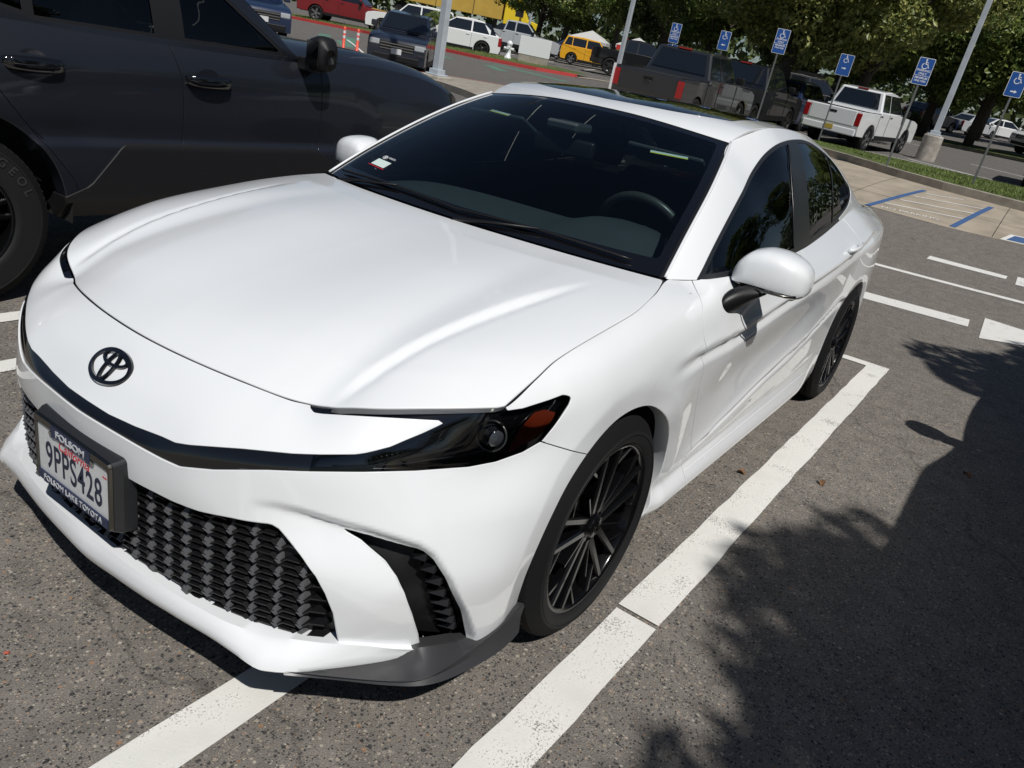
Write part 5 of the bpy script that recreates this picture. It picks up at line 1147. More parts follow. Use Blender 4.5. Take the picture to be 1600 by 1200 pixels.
# kerbed grass strip with the signs
KT=[(p[0]-.16,p[1]+.02) for p in KB]; FAR=[(-33,-9.5),(-26,-6.5),(-21.4,-3.9),(-20.4,-2.0),(-19.5,-.5),(-18.9,.9),(-18.5,3.2),(-18.2,8)]
drape('kerb',KB+KT[::-1],M['kerb'],.15,.5,thick=.2); drape('kerb',[(p[0]+.16,p[1]) for p in FAR]+FAR[::-1],M['kerb'],.15,.5,thick=.2)
drape('grass_strip',KT+[(p[0]+.16,p[1]) for p in FAR][::-1],M['grass'],.146,.5)
def grassfield(name,poly,n,h=.05,dz=.15,seed=1,col=None):
    rnd=np.random.default_rng(seed); P=np.array(poly); lo=P.min(0);hi=P.max(0); q=rnd.uniform(lo,hi,(n*3,2)); q=q[polysd(q,poly)<-.02][:n]
    z=hz(q[:,0],q[:,1])+dz; k=len(q); a=rnd.uniform(0,2*PI,k); hh=h*rnd.uniform(.5,1.3,k); w=.006*rnd.uniform(.7,1.6,k); lean=rnd.uniform(-.6,.6,(k,2))*hh[:,None]
    V=np.zeros((k,3,3)); V[:,0,:2]=q+np.c_[np.cos(a),np.sin(a)]*w[:,None]; V[:,1,:2]=q-np.c_[np.cos(a),np.sin(a)]*w[:,None]; V[:,2,:2]=q+lean; V[:,0,2]=z;V[:,1,2]=z;V[:,2,2]=z+hh
    me=bpy.data.meshes.new(name); me.from_pydata(V.reshape(-1,3).tolist(),[],[(3*i,3*i+1,3*i+2) for i in range(k)]); me.materials.append(M['blade']); o=lin(bpy.data.objects.new(name,me)); return tag(o,kind='stuff')
M['blade']=mat('grass_blade',(.13,.175,.04),.6,var=.35,vscale=1.5)
tag(grassfield('grass',[(-21,-4.6),(-16.33,-1.13),(-15.55,.71),(-15.36,1.25),(-14.98,3.1),(-18.3,3.0),(-18.8,.9),(-19.4,-.5),(-20.3,-2.1),(-21.3,-4.0)],26000,.045),'short green lawn grass on the kerbed strip behind the sedan','grass',kind='stuff')
# far lot markings
for a,b in (((-25.9,-4.0),(-25.0,1.5)),((-23.6,-4.2),(-23.3,-2.6)),((-37.3,-5.2),(-36.8,-3.6)),((-26.6,-2.6),(-25.3,-.4)),((-31,-1.2),(-29.5,1.5))): strip('painted_line',a,b,.10,M['paint'],.006)
# second island (trees, mulch) and kerbs with red paint
I2=[(-41,-14),(-42.0,-6.8),(-41.5,-4.5),(-41.0,0.5),(-40.5,6),(-44.5,6),(-46.5,-1),(-47.0,-7),(-48,-14)]
drape('kerbed_island',I2,M['kerb'],.14,1.,thick=.2); drape('grass_bed',[(p[0]*.996,p[1]) for p in I2],M['grass'],.15,1.)
I3=[(-70,-26),(-69,-13.5),(-66,-6.5),(-62,-2.0),(-58,4),(-100,4),(-100,-26)]
drape('kerbed_island',[(-84,-30),(-80,-22),(-76,-14),(-76.4,-13.9),(-100,-12),(-110,-40)],M['grass'],.14,2.,thick=.2)
for a,b in (((-83.5,-30),(-79.5,-22)),((-79.5,-22),(-75.6,-14)),((-62,-2.3),(-57,1.5))): strip('red_kerb',a,b,.5,M['redp'],.17)
# left side: road, red kerb, grass verge with cars behind
RK=[(-29.8,-40),(-29.9,-34.9),(-30.2,-31),(-28.6,-23.9),(-28.3,-21.5),(-28.6,-18.6),(-29.6,-17.2)]
drape('kerb',RK+[(p[0]-.35,p[1]-.1) for p in RK[::-1]],M['redp'],.13,.5,thick=.18)
drape('grass_verge',[(p[0]-.35,p[1]-.1) for p in RK]+[(-32.0,-17.8),(-33.0,-20.6),(-32.4,-27),(-33.6,-33),(-33.6,-40)],M['grass'],.14,.5)
tag(grassfield('grass',[(-30.3,-39),(-30.3,-35),(-30.7,-31),(-29.1,-24),(-28.8,-21),(-32.4,-21),(-32.3,-27),(-33.4,-33),(-33.4,-39)],9000,.08,.14,5),'green verge grass behind the red kerb','grass',kind='stuff')
drape('concrete_ramp',[(-29.6,-17.2),(-28.6,-18.6),(-31.5,-17.5),(-32.5,-16.0)],M['concrete'],.02,.5)
KL=[(-13.7,-13.2),(-13.35,-11.7),(-12.6,-10.2),(-11.6,-8.3),(-11.2,-6.0),(-13.6,-6.5),(-15.6,-8.6),(-16.6,-10.6),(-16.2,-12.8),(-15.2,-13.8)]
drape('kerbed_island',KL,M['kerb'],.14,.5,thick=.2); 
for a,b in zip([(-14.0,-13.4),(-15.3,-13.9),(-16.35,-12.8),(-16.75,-10.6)],[(-15.3,-13.9),(-16.35,-12.8),(-16.75,-10.6),(-15.7,-8.5)]): strip('red_kerb',a,b,.12,M['redp'],.148)
strip('painted_line',(-19.4,-22.0),(-14.9,-14.4),.10,M['paint'],.006); strip('painted_line',(-22.5,-24.0),(-18.2,-18.2),.08,M['paint'],.006)
for a,b in (((-24,-25.5),(-21.5,-22.6)),((-22.8,-25.6),(-21.6,-24.4)),((-25.5,-18.9),(-24.2,-17.2)),((-25.2,-21.5),(-24.6,-20.2)),((-26.8,-19.6),(-25.4,-15.0)),((-21.5,-23.2),(-20.0,-21.3))): strip('green_patch',a,b,.5,M['greenpatch'],.005)  # faint green patches laid on the lane
for k in range(4): drape('lane_marking',[(-31.3-k*1.0+dx,-16.2+k*1.05+dy) for dx,dy in ((0,0),(.35,.35),(0,.7),(-.35,.35))],M['paint'],.006)
# parked-bay lines of the far lot
for k in range(7): strip('painted_line',(-36-k*.8,-33+k*2.6),(-41-k*.8,-35+k*2.6),.1,M['paint'],.006)
# litter on the asphalt
def leaf(p,s,col,rz,lab):
    m=MB(); V=[];n=8
    for i in range(n+1):
        t=i/n; w=s*.32*math.sin(PI*t)**.8; V+=[(s*(t-.5),w,.012*math.sin(t*3)+.006),(s*(t-.5),0,.002+.004*t),(s*(t-.5),-w,.015*math.sin(t*3+1)+.002)]
    F=[(3*i+j,3*i+3+j,3*i+4+j,3*i+1+j) for i in range(n) for j in range(2)]; m.add(V,F); o=m.build('dry_leaf',col,smooth=True); o.location=(p[0],p[1],H(*p)+.004); o.rotation_euler=(0,0,rz); return tag(o,lab,'leaf')
M['leafb']=mat('dry_leaf_brown',(.17,.085,.035),.7,var=.3,vscale=40); M['twig']=mat('twig',(.02,.015,.012),.8); M['redbit']=mat('red_bit',(.45,.09,.05),.6)
leaf((-1.66,1.20),.040,M['leafb'],.6,'orange brown dry leaf at the edge of the shadow beside the bay line'); leaf((-1.42,.90) if False else (-1.43,.905),.036,M['leafb'],2.2,'curled brown leaf by the side skirt between car and bay line'); leaf((-2.45,1.72),.045,M['leafb'],1.1,'brown leaf lying inside the dark shadow at right')
m=MB(); m.tube([(1.30,.02,.005),(1.262,.06,.009),(1.225,.12,.006)],[.004,.0045,.002],6); m.tube([(1.30,.02,.005),(1.31,.035,.006)],.003,6); tag(m.build('twig',M['twig']),'small dark twig on the asphalt in front of the grille','twig')
m=MB(); m.tube([(1.12,-.02,.003),(1.113,-.012,.005)],.0035,6); tag(m.build('red_fragment',M['redbit']),'tiny red plastic fragment on asphalt ahead of the bumper','fragment')
# ================================================================ vehicles of the lot
def paint(n,c,r=.3): 
    if n not in M: M[n]=mat(n,c,r,0,1,coatr=.03)
    return M[n]
M['bgglass']=mat('dark_window_glass',(.008,.010,.013),.05,0,1); M['bgwheel']=mat('alloy_wheel',(.35,.36,.38),.3,.9); M['blackrim']=mat('black_wheel',(.02,.02,.02),.35); M['headlamp']=mat('headlamp_glass',(.50,.53,.56),.12,.3,1)
def place(root,x,y,heading,dz=0,sc=1): root.matrix_world=Matrix.Translation((x,y,H(x,y)+dz))@TILT@Matrix.Rotation(heading,4,'Z')@Matrix.Scale(sc,4)
def vehicle(name,label,cat,x,y,heading,col,kind,group='vehicles parked across the lot',sc=1,rim=None,plate=True,rack=False,wm=None):
    K=dict(
     suv=dict(L=(.88,-3.60),wb=2.65,hw=.90,z0=.24,nose=.92,hood=1.05,belt=1.12,tail=1.15,zr=1.66,cab=(-.55,-1.35,-3.05,-3.50),rw=.35),
     crossover=dict(L=(.88,-3.62),wb=2.70,hw=.92,z0=.24,nose=.82,hood=.98,belt=1.05,tail=1.08,zr=1.62,cab=(-.40,-1.30,-2.65,-3.50),rw=.36),
     hatch=dict(L=(.80,-3.32),wb=2.57,hw=.90,z0=.22,nose=.88,hood=1.0,belt=1.05,tail=1.08,zr=1.62,cab=(-.45,-.95,-3.05,-3.28),rw=.33),
     sedan=dict(L=(.90,-3.75),wb=2.75,hw=.90,z0=.20,nose=.75,hood=.92,belt=.95,tail=1.0,zr=1.45,cab=(-.50,-1.30,-2.35,-3.05),rw=.33),
     pickup=dict(L=(.95,-4.55),wb=3.45,hw=.98,z0=.42,nose=1.10,hood=1.22,belt=1.28,tail=1.22,zr=1.92,cab=(-.70,-1.35,-2.75,-2.90),rw=.41),
     wagon=dict(L=(.95,-4.05),wb=2.95,hw=1.0,z0=.36,nose=1.05,hood=1.18,belt=1.22,tail=1.22,zr=1.88,cab=(-.65,-1.30,-3.85,-4.0),rw=.41))[kind]
    root=empty(name,(0,0,0),0,label,cat,group); xf,xr=K['L']; hw=K['hw']; z0=K['z0']; c0,c1,c2,c3=K['cab']; wb=K['wb']; rw=K['rw']; pm=col
    P=[(xf-.03,z0+.02),(xf,z0+.25),(xf-.01,K['nose']-.12),(xf-.10,K['nose']),(xf-.45,K['hood']-.04),(c0,K['hood']+.03),(c0-.02,K['belt']-.01),(c3,K['belt'])]
    if kind=='pickup': P+=[(c3-.02,K['tail']),(xr+.02,K['tail'])]
    else: P+=[(xr+.06,K['tail']-.02)]
    P+=[(xr,K['tail']-.18),(xr,z0+.22),(xr+.06,z0+.04)]
    def arc(cx): 
        r=rw+.06; zz=rw-.0; a0=math.asin(max(-1,min(1,(z0+.02-zz)/r))); return [(cx+r*math.cos(a),zz+r*math.sin(a)) for a in np.linspace(PI-a0,a0,11)]
    P+=arc(-wb)+arc(0)
    P=P[::-1]
    m=MB(); m.prism(P,-hw,hw,lambda u,v,h:(u,h,v)); b=m.build('body',pm,root,bevel=.085,seg=4,smooth=True); b.data.set_sharp_from_angle(angle=R(40)); b.modifiers['bevel'].angle_limit=R(28)
    # cabin: tapered
    ht=hw*.76; zr=K['zr']; zb=K['belt']-.02; hb=hw-.03
    B=[(c0,zb+.02),(c1,zr-.02),((c1+c2)/2,zr+.03),(c2,zr-.02),(c3,zb)]; 
    V=[];ws=[hb*.96,ht,ht,ht,hb*.98]
    for (x_,z_),w_ in zip(B,ws): V+=[(x_,w_,z_),(x_,-w_,z_)]
    F=[(0,1,3,2),(2,3,5,4),(4,5,7,6),(6,7,9,8),(0,2,4,6,8),(9,7,5,3,1)]
    mobj('cabin',V,F,pm,root).modifiers.new('b','BEVEL').width=.04
    def pane(nm,q,out):
        o=Vector(out)*.014; c=sum((Vector(p) for p in q),Vector())/len(q); Vv=[tuple(Vector(p)+o) for p in q]; k=len(q); Vb=[tuple(Vector(p)-o) for p in q]
        return mobj(nm,Vv+Vb,[tuple(range(k)),tuple(range(2*k-1,k-1,-1))]+[(i,k+i,k+(i+1)%k,(i+1)%k) for i in range(k)],M['bgglass'],root)
    def lerp(a,b,t): return tuple(a[i]+(b[i]-a[i])*t for i in range(3))
    A=(c0,hb*.96,zb+.02);Bq=(c1,ht,zr-.02); s_=.07
    def quad_in(a,b,c,d,mx,my):
        return [lerp(lerp(a,b,mx),lerp(d,c,mx),my),lerp(lerp(a,b,1-mx),lerp(d,c,1-mx),my),lerp(lerp(a,b,1-mx),lerp(d,c,1-mx),1-my),lerp(lerp(a,b,mx),lerp(d,c,mx),1-my)]
    pane('windscreen',quad_in((c0,-hb*.96,zb+.04),(c0,hb*.96,zb+.04),(c1,ht,zr-.02),(c1,-ht,zr-.02),.06,.06),(.5,0,.8))
    pane('rear_window',quad_in((c3,hb*.98,zb+.06),(c3,-hb*.98,zb+.06),(c2,-ht,zr-.04),(c2,ht,zr-.04),.08,.08),(-.8,0,.4))
    for sg in (1,-1):
        zt=zr-.08; zl=zb+.05; 
        def pt(x,z): t=(z-zb)/(zr-zb); return (x,sg*(hb*.97+(ht-hb*.97)*t),z)
        xa=lambda z: c0+(c1-c0)*(z-zb)/(zr-zb)-.09; xz=lambda z: c3+(c2-c3)*(z-zb)/(zr-zb)+.10
        mid=(c1+ (c2 if kind!='pickup' else c2))/2-.05 if kind in('pickup','sedan') else c1-.78
        segs=[(xa(zl),xa(zt),mid+.03,mid+.03),]
        if kind in('pickup',): segs.append((mid-.05,mid-.05,xz(zl),xz(zt)))
        else:
            m2=mid-.90; 
            segs.append((mid-.05,mid-.05,max(m2,xz(zl)),max(m2,xz(zt))))
            if kind in('suv','wagon','hatch','crossover'): segs.append((m2-.05,m2-.05,xz(zl),xz(zt)))
        for a0,a1,b0,b1 in segs:
            if a0-b0>.1: pane('side_window',[pt(a0,zl),pt(a1,zt),pt(b1,zt),pt(b0,zl)],(0,sg,.25))
        MB().box((c0-.28,sg*hw-.02 if sg>0 else -hw-.20,K['belt']+.02),(c0-.12,hw+.20 if sg>0 else -hw+.02,K['belt']+.20)).build('door_mirror',pm if kind!='pickup' else M['black_plastic'],root,bevel=.04,seg=3)
        MB().box((xf-.30,sg*(hw-.20)-.16,K['nose']-.22),(xf+.006,sg*(hw-.20)+.16,K['nose']-.06)).build('headlight',M['headlamp'],root,bevel=.03)
        MB().box((xr-.012,sg*(hw-.09)-.085,K['tail']-.46),(xr+.16,sg*(hw-.09)+.097,K['tail']-.06)).build('tail_light',M['red'],root,bevel=.02)
        m=MB()
        for hx in ((c1-.62),(c1-1.50)): m.box((hx-.09,sg*hw-.012,K['belt']-.13),(hx+.09,sg*hw+.022,K['belt']-.095))
        m.build('door_handle',M['black_plastic'] if kind=='pickup' else pm,root)
        MB().box((-wb+rw+.08,sg*hw-.02,z0-.02),(-rw-.08,sg*hw+.012,z0+.13)).build('sill_cladding',M['clad'],root)
        # shut lines
        m=MB()
        for dx in (c0-.12,c1-.80,c1-1.66):
            if dx>-wb+.1: MB().box((dx-.005,sg*hw-.01,z0+.12),(dx+.005,sg*hw+.003,K['belt']-.04)).build('door_gap',M['dark'],root)
        for cx in (0,-wb):
            w_=empty('wheel',(cx,sg*(hw-.13),rw)); w_.parent=root; s=sg
            m=MB(); m.lathe([(q[0],q[1]*s) for q in [(rw*.66,.05),(rw*.70,.115),(rw*.93,.115),(rw,.085),(rw,-.10),(rw*.6,-.11)]],28); m.build('tyre',M['rubber'],w_,smooth=True)
            m=MB(); m.lathe([(0,s*.07),(rw*.16,s*.085),(rw*.20,s*.05),(rw*.62,s*.05),(rw*.70,s*.108)],28); m.build('rim_dish',M['blackrim'],w_,smooth=True)
            m=MB()
            for k in range(5):
                for dd in (-.13,.13):
                    a=2*PI*k/5+dd; m.box((rw*.12,s*.06 if s>0 else s*.10,-.022),(rw*.68,s*.10 if s>0 else s*.06,.022),Matrix.Rotation(a,4,'Y'))
            m.lathe([(0,s*.105),(rw*.18,s*.10),(rw*.18,s*.05)],16)
            m.build('spokes',rim or M['bgwheel'],w_)
    m=MB(); m.box((xr+.15,-hw+.10,z0+.0),(xf-.12,hw-.10,z0+.16)); m.box((-wb-rw-.1,-hw+.28,z0),(rw+.1,hw-.28,K['nose']-.1)); m.build('underbody',M['dark'],root)
    # face: grille, bumper intake, plates
    MB().box((xf-.05,-hw+.36,K['nose']-.32),(xf+.012,hw-.36,K['nose']-.08)).build('front_grille',M['clad'],root,bevel=.02)
    m=MB(); 
    for k in range(3): m.box((xf-.02,-hw+.38,K['nose']-.30+.08*k),(xf+.022,hw-.38,K['nose']-.275+.08*k))
    m.build('grille_bar',M['chrome'],root)
    MB().box((xf-.04,-hw+.18,z0+.06),(xf+.012,hw-.18,z0+.24)).build('lower_intake',M['clad'],root,bevel=.02)
    if plate: MB().box((xf+.01,-.16,z0+.27),(xf+.025,.16,z0+.43)).build('front_plate',M['plate'],root)
    MB().box((xr-.02,-hw+.06,z0+.02),(xr+.05,hw-.06,z0+.24)).build('rear_bumper',M['clad'] if kind!='pickup' else (wm or pm),root,bevel=.03)
    MB().box((xr-.028,-.16,z0+.10 if kind=='pickup' else K['tail']-.42),(xr-.012,.16,z0+.24 if kind=='pickup' else K['tail']-.27)).build('rear_plate',M['gold'] if kind=='pickup' and plate=='gold' else M['plate'],root)
    if kind=='pickup':
        m=MB(); m.box((xr+.10,-hw+.10,K['tail']-.01),(c3-.05,hw-.10,K['tail']+.006)); m.build('load_bed',M['dark'],root)
        m=MB(); m.box((xr-.012,-hw+.20,z0+.32),(xr+.02,hw-.20,K['tail']-.02)); m.build('tailgate',pm,root,bevel=.012)
        MB().box((xr-.022,-.13,K['tail']-.18),(xr-.008,.13,K['tail']-.11)).build('tailgate_handle',M['black_plastic'],root,bevel=.008)
        m=MB(); m.box((xr+.03,-hw+.02,K['tail']),(c3-.03,-hw+.11,K['tail']+.02)); m.box((xr+.03,hw-.11,K['tail']),(c3-.03,hw-.02,K['tail']+.02)); m.build('bed_rail',M['black_plastic'],root)
        MB().box((c2-.02,-.18,zr-.03),(c2+.03,.18,zr+.012)).build('third_brake_light',M['red'],root)
    if rack:
        m=MB(); m.box((c2+.1,-ht+.05,zr+.09),(c1-.1,ht-.05,zr+.12)); 
        for yy in (-ht+.05,ht-.05): m.box((c2+.1,yy-.03,zr+.02),(c1-.1,yy+.03,zr+.17))
        m.build('roof_rack',M['black_plastic'],root)
    place(root,x,y,heading,0,sc); return root
M['gold']=mat('gold_plate',(.45,.33,.06),.4)
W=paint('white_car_paint',(.74,.75,.76)); G1=paint('dark_blue_grey_paint',(.014,.018,.030)); Bk=paint('black_car_paint',(.006,.007,.009)); Yl=paint('yellow_car_paint',(.72,.36,.012)); Rd=paint('dark_red_paint',(.17,.004,.008)); Bl=paint('dark_blue_paint',(.010,.022,.060)); Sv=paint('silver_paint',(.42,.44,.46)); Gd=paint('graphite_paint',(.019,.020,.023))
vehicle('parked_car','dark blue grey SUV driving past the two red posts, chrome bars on its grille','SUV',-17.1,-16.0,R(36),G1,'suv',group='vehicles parked across the lot',sc=.95)
vehicle('parked_car','white crossover with black wheels parked nose to the verge behind the grey light pole','crossover',-31.3,-27.4,R(-50),W,'crossover',rim=M['blackrim'],sc=1.03)
vehicle('parked_car','white full-size SUV partly hidden behind the white crossover and the dark SUV','SUV',-33.5,-32.8,R(-50),W,'wagon',sc=1.0)
vehicle('parked_pickup','silver pickup tail with red lamp, between the white crossover and the yellow hatchback','pickup',-45.2,-29.2,R(118),Sv,'pickup',rim=M['blackrim'])
vehicle('parked_car','yellow boxy hatchback with black pillars beyond the white board','hatchback',-46.0,-24.6,R(121),Yl,'hatch',sc=1.0)
vehicle('parked_car','blue car nose showing just beyond the yellow hatchback','car',-50.0,-28.0,R(121),Bl,'sedan')
vehicle('parked_car','black SUV wedged between the silver pickup and the yellow hatchback','SUV',-48.0,-31.5,R(118),Bk,'suv')
vehicle('parked_pickup','black pickup in tree shade right of the yellow hatchback','pickup',-41.0,-18.0,R(121),Bk,'pickup',rim=M['blackrim'])
vehicle('parked_pickup','dark red pickup with chrome wheels beyond the verge, top left','pickup',-33.6,-33.2,R(121),Rd,'pickup')
vehicle('parked_car','dark blue car just above the bonnet of the big dark SUV, at the frame top','car',-16.6,-22.0,R(60),Bl,'suv')
for i,(x_,y_,h_,c_,lb) in enumerate([(-37.0,-36.5,-50,Gd,'dark grey car roof behind the red pickup nose'),(-39.5,-36.2,-50,Bl,'navy car behind the white full-size SUV'),(-42.5,-35.5,-50,W,'white car roof in the row behind the white crossover'),(-46.0,-35.0,-50,W,'white car farthest back in the row, below the yellow trailer')]):
    vehicle('parked_car',lb,'car',x_,y_,R(h_),c_,'suv' if i%2 else 'sedan')
f150=vehicle('parked_pickup','graphite crew-cab pickup seen from behind, just above the sedan roof','pickup',-19.9,-7.0,R(181),Gd,'pickup',group='pickups parked behind the sedan',sc=.93,rim=M['bgwheel'])
m=MB(); m.tube([(-4.575,.085*math.cos(a),1.0+.04*math.sin(a)) for a in np.linspace(0,2*PI,25)],.006,5,cap=False); o=m.build('tailgate_oval_emblem',M['dkchrome'],f150)
MB().box((-4.60,.955,.42),(-4.52,1.00,1.25)).build('white_edge_strip',M['white'],f150)  # white upright strip set at the left edge of the tail
taco=vehicle('parked_pickup','white crew-cab pickup with black rear window, parked behind the accessible-parking signs','pickup',-28.4,-4.1,R(171),W,'pickup',group='pickups parked behind the sedan',plate='gold',sc=.93,wm=W)
vehicle('parked_pickup','black pickup with one bright red tail lamp, between two sign poles','pickup',-26.4,-7.6,R(179),Bk,'pickup',group='pickups parked behind the sedan',rim=M['blackrim'])
vehicle('parked_car','dark blue car tucked on the left side of the white pickup','car',-31.5,-7.6,R(178),Bl,'suv')
vehicle('parked_car','black SUV with a roof rack seen above the cab of the white pickup','SUV',-40.5,-8.4,R(120),Gd,'wagon',rack=True)
vehicle('parked_car','dark blue SUV standing left of the tall light pole, across the far lane','SUV',-67.0,-7.1,R(150),Bl,'suv')
vehicle('parked_car','silver car in deep tree shade right of the tall light pole','car',-70.5,-4.6,R(150),Sv,'sedan'); vehicle('parked_car','white car in the far shade near the right edge','car',-72,-2.2,R(120),W,'sedan')
vehicle('parked_car','white off-roader at the right edge of the photo, facing left','SUV',-51.0,-.2,R(-40),W,'wagon',rim=M['blackrim'])
vehicle('parked_car','black off-roader wheel and wing at the right edge beyond the lawn strip','SUV',-23.5,1.75,R(0),Bk,'wagon',rim=M['blackrim'])
vehicle('parked_car','white SUV parked across the aisle behind the photographer','SUV',-1.2,8.6,R(-92),W,'suv')
vehicle('parked_car','green grey crossover parked next to the white SUV across the aisle','SUV',-4.2,8.8,R(-90),paint('green_grey_paint',(.03,.045,.040)),'crossover')
# yellow lorry far behind
lor=empty('lorry',(0,0,0),0,'long yellow trailer and yellow cab passing far behind the parked cars','lorry')
Yt=mat('yellow_trailer_paint',(.50,.33,.06),.5,var=.1,vscale=1); Yc=paint('yellow_cab_paint',(.80,.58,.02))
m=MB(); m.box((-16,-1.3,1.2),(-1.9,1.3,4.1)); m.build('trailer',Yt,lor,bevel=.04)
m=MB(); 
for x_ in (-13.5,-9,-5): m.box((x_,-1.33,1.3),(x_+.06,1.33,4.0))
m.build('trailer_rib',M['dkchrome'],lor)
m=MB(); m.prism([(-1.7,.7),(1.9,.7),(2.0,1.5),(.9,1.75),(.55,2.5),(.1,3.5),(-.3,3.9),(-1.7,4.0)],-1.15,1.15,lambda u,v,h:(u,h,v)); m.build('cab',Yc,lor,bevel=.08,seg=3)
m=MB(); m.box((.62,-1.0,1.9),(.70,1.0,2.6),Matrix.Rotation(R(0),4,'Y')); m.box((-.5,-1.17,1.85),(.35,1.17,2.5)); m.build('cab_window',M['bgglass'],lor)
for x_ in (1.1,-1.0,-11.5,-12.8):
    for y_ in (1.05,-1.05):
        m=MB(); m.lathe([(0,.12),(.3,.12),(.5,.1),(.5,-.1)],20,c=(x_,y_,.5)); m.build('wheel',M['rubber'],lor,smooth=True)
place(lor,-72.5,-51.0,R(121),.9,1.0)
# ================================================================ signs and poles
M['steel']=mat('galvanised_steel',(.33,.34,.35),.45,.6,var=.15,vscale=8); M['greysteel']=mat('dull_grey_post',(.13,.14,.14),.6,.4,var=.2,vscale=12); M['signblue']=mat('sign_blue',(.012,.075,.30),.35,0,.3); M['signwhite']=mat('sign_white',(.72,.74,.76),.4)
M['poleblue']=mat('painted_pole',(.42,.46,.50),.5,var=.1,vscale=4)
def isa(m,s,f):
    """wheelchair symbol as flat ribbons, s = height"""
    def rib(P,w): 
        P=[Vector(p) for p in P]; V=[]
        for i,p in enumerate(P):
            d=(P[min(i+1,len(P)-1)]-P[max(i-1,0)]).normalized(); n=Vector((-d.y,d.x))*w/2; V+=[f((p+n).x*s,(p+n).y*s),f((p-n).x*s,(p-n).y*s)]
        m.add(V,[(2*i,2*i+1,2*i+3,2*i+2) for i in range(len(P)-1)])
    k=14; m.add([f((-.05+.085*math.cos(2*PI*i/k))*s,(.42+.085*math.sin(2*PI*i/k))*s) for i in range(k)],[tuple(range(k))])
    rib([(-.05,.34),(-.03,-.02)],.10); rib([(-.03,.16),(.20,.16)],.07); rib([(-.03,-.02),(.20,-.02),(.32,-.34),(.40,-.31)],.085)
    rib([(-.10+ .0+.27*math.cos(a)+.03,-.20+.27*math.sin(a)) for a in np.linspace(R(118),R(335),22)],.075)
def sign(x,y,rz,style,label,h=2.1,w=.305,hh=.46,sc=1,arrow=1):
    root=empty('parking_sign',(0,0,0),0,label,'sign','blue accessible-parking signs on grey posts')
    m=MB(); m.box((-.025,-.020,-.3),(-.004,.020,h-.02)); m.build('post',M['greysteel'],root,bevel=.004)
    z1=h; z0=h-hh
    def board(nm,mt,g,t0,t1): m=MB(); m.prism([(u,v) for u,v in rr(w/2-g,(z1-z0)/2-g,.022-g*.5)],t0,t1,lambda u,v,q:(q,u,v+(z0+z1)/2)); return m.build(nm,mt,root)
    board('sign_border',M['signwhite'],0,0,.003); board('sign_panel',M['signblue'],.009,.003,.0045)
    m=MB(); cz=z1-.115; isa(m,.185,lambda u,v:(.0060,u,v+cz)); m.build('wheelchair_symbol',M['signwhite'],root)
    def T(t,zz,s,sx=1): textobj('sign_text',t,s,frame((.0055,0,z1-zz),(0,1,0),(0,0,1)),M['signwhite'],root,sx=sx,bold=.0008)
    if style=='arrow':
        m=MB(); d=arrow; zc=z1-.345; m.prism([(-.055*d,-.011),(.012*d,-.011),(.012*d,-.030),(.060*d,0),(.012*d,.030),(.012*d,.011),(-.055*d,.011)],.0050,.0062,lambda u,v,q:(q,u,v+zc)); m.build('arrow',M['signwhite'],root)
    else:
        T('PARKING',.235,.058,1.05); T('ONLY',.295,.058)
        if style=='fine':
            m=MB(); m.box((.0048,-w/2+.012,z1-.335),(.0058,w/2-.012,z1-.328)); m.build('divider_line',M['signwhite'],root); T('MINIMUM',.375,.055,1.0); T('FINE $250',.430,.050,1.0); 
    root.matrix_world=Matrix.Translation((x,y,H(x,y)+.15))@TILT@Matrix.Rotation(rz,4,'Z')@Matrix.Scale(sc,4); return root
sign(-16.51,-1.46,R(14),'fine','blue wheelchair sign with white lettering on a grey post, left of the tall light pole',2.12,.30,.50)
sign(-16.61,.186,R(14),'arrow','blue wheelchair sign with an arrow on the rightmost grey post',2.12,.30,.44)
sign(-21.78,-4.28,R(14),'arrow','blue wheelchair sign with a small arrow, its post in front of the white pickup',2.30,.36,.53)
sign(-19.1,-5.29,R(14),'fine','dim blue wheelchair sign with lettering under the dark tree',2.42,.32,.56); sign(-20.5,-7.3,R(14),'arrow','small blue wheelchair sign above the windscreen end of the graphite pickup',2.30,.29,.48,arrow=-1); sign(-21.8,-9.4,R(14),'fine','blue wheelchair sign farthest left, above the graphite pickup bed',2.40,.30,.54)
def pole(name,x,y,label,cat,h,w0,w1,base=None,round_=False,arm=True,dz=0):
    root=empty(name,(0,0,0),0,label,cat); zb=0
    if base=='drum':
        m=MB(); m.lathe([(0,.80),(.27,.80),(.30,.77),(.31,-.2)],28,axis='z'); m.build('concrete_base',M['basec'],root,smooth=False); zb=.80
    if base=='plate':
        m=MB(); m.box((-.28,-.28,-.3),(.28,.28,.10)); m.build('concrete_base',M['basec'],root,bevel=.02); zb=.10
    m=MB(); m.box((-.20,-.20,zb),(.20,.20,zb+.035)); m.box((-.14,-.14,zb+.03),(.14,.14,zb+.14)); m.build('base_plate',M['poleblue'],root,bevel=.01)
    m=MB(); m.prism([(-1,-1),(1,-1),(1,1),(-1,1)],0,1,lambda u,v,q:(u*(w0+(w1-w0)*q)/2,v*(w0+(w1-w0)*q)/2,zb+.03+q*(h-zb))); m.build('pole',M['poleblue'],root,bevel=.008)
    if arm:
        m=MB(); m.box((-1.2,-.04,h-.05),(1.2,.04,h+.03)); m.build('arm',M['poleblue'],root)
        for sx_ in (-1,1): m=MB(); m.box((sx_*1.2-.35,-.18,h-.02),(sx_*1.2+.35,.18,h+.10)); m.build('lamp_head',M['steel'],root,bevel=.02)
    root.matrix_world=Matrix.Translation((x,y,H(x,y)+dz))@TILT; return root
M['basec']=mat('rough_concrete',(.36,.33,.29),.9,var=.3,vscale=6,bump=.6,bscale=30)
pole('light_pole',-27.6,-2.25,'tall pale light pole on a round concrete base at right, beyond the lawn strip','light pole',9.5,.17,.12,'drum')
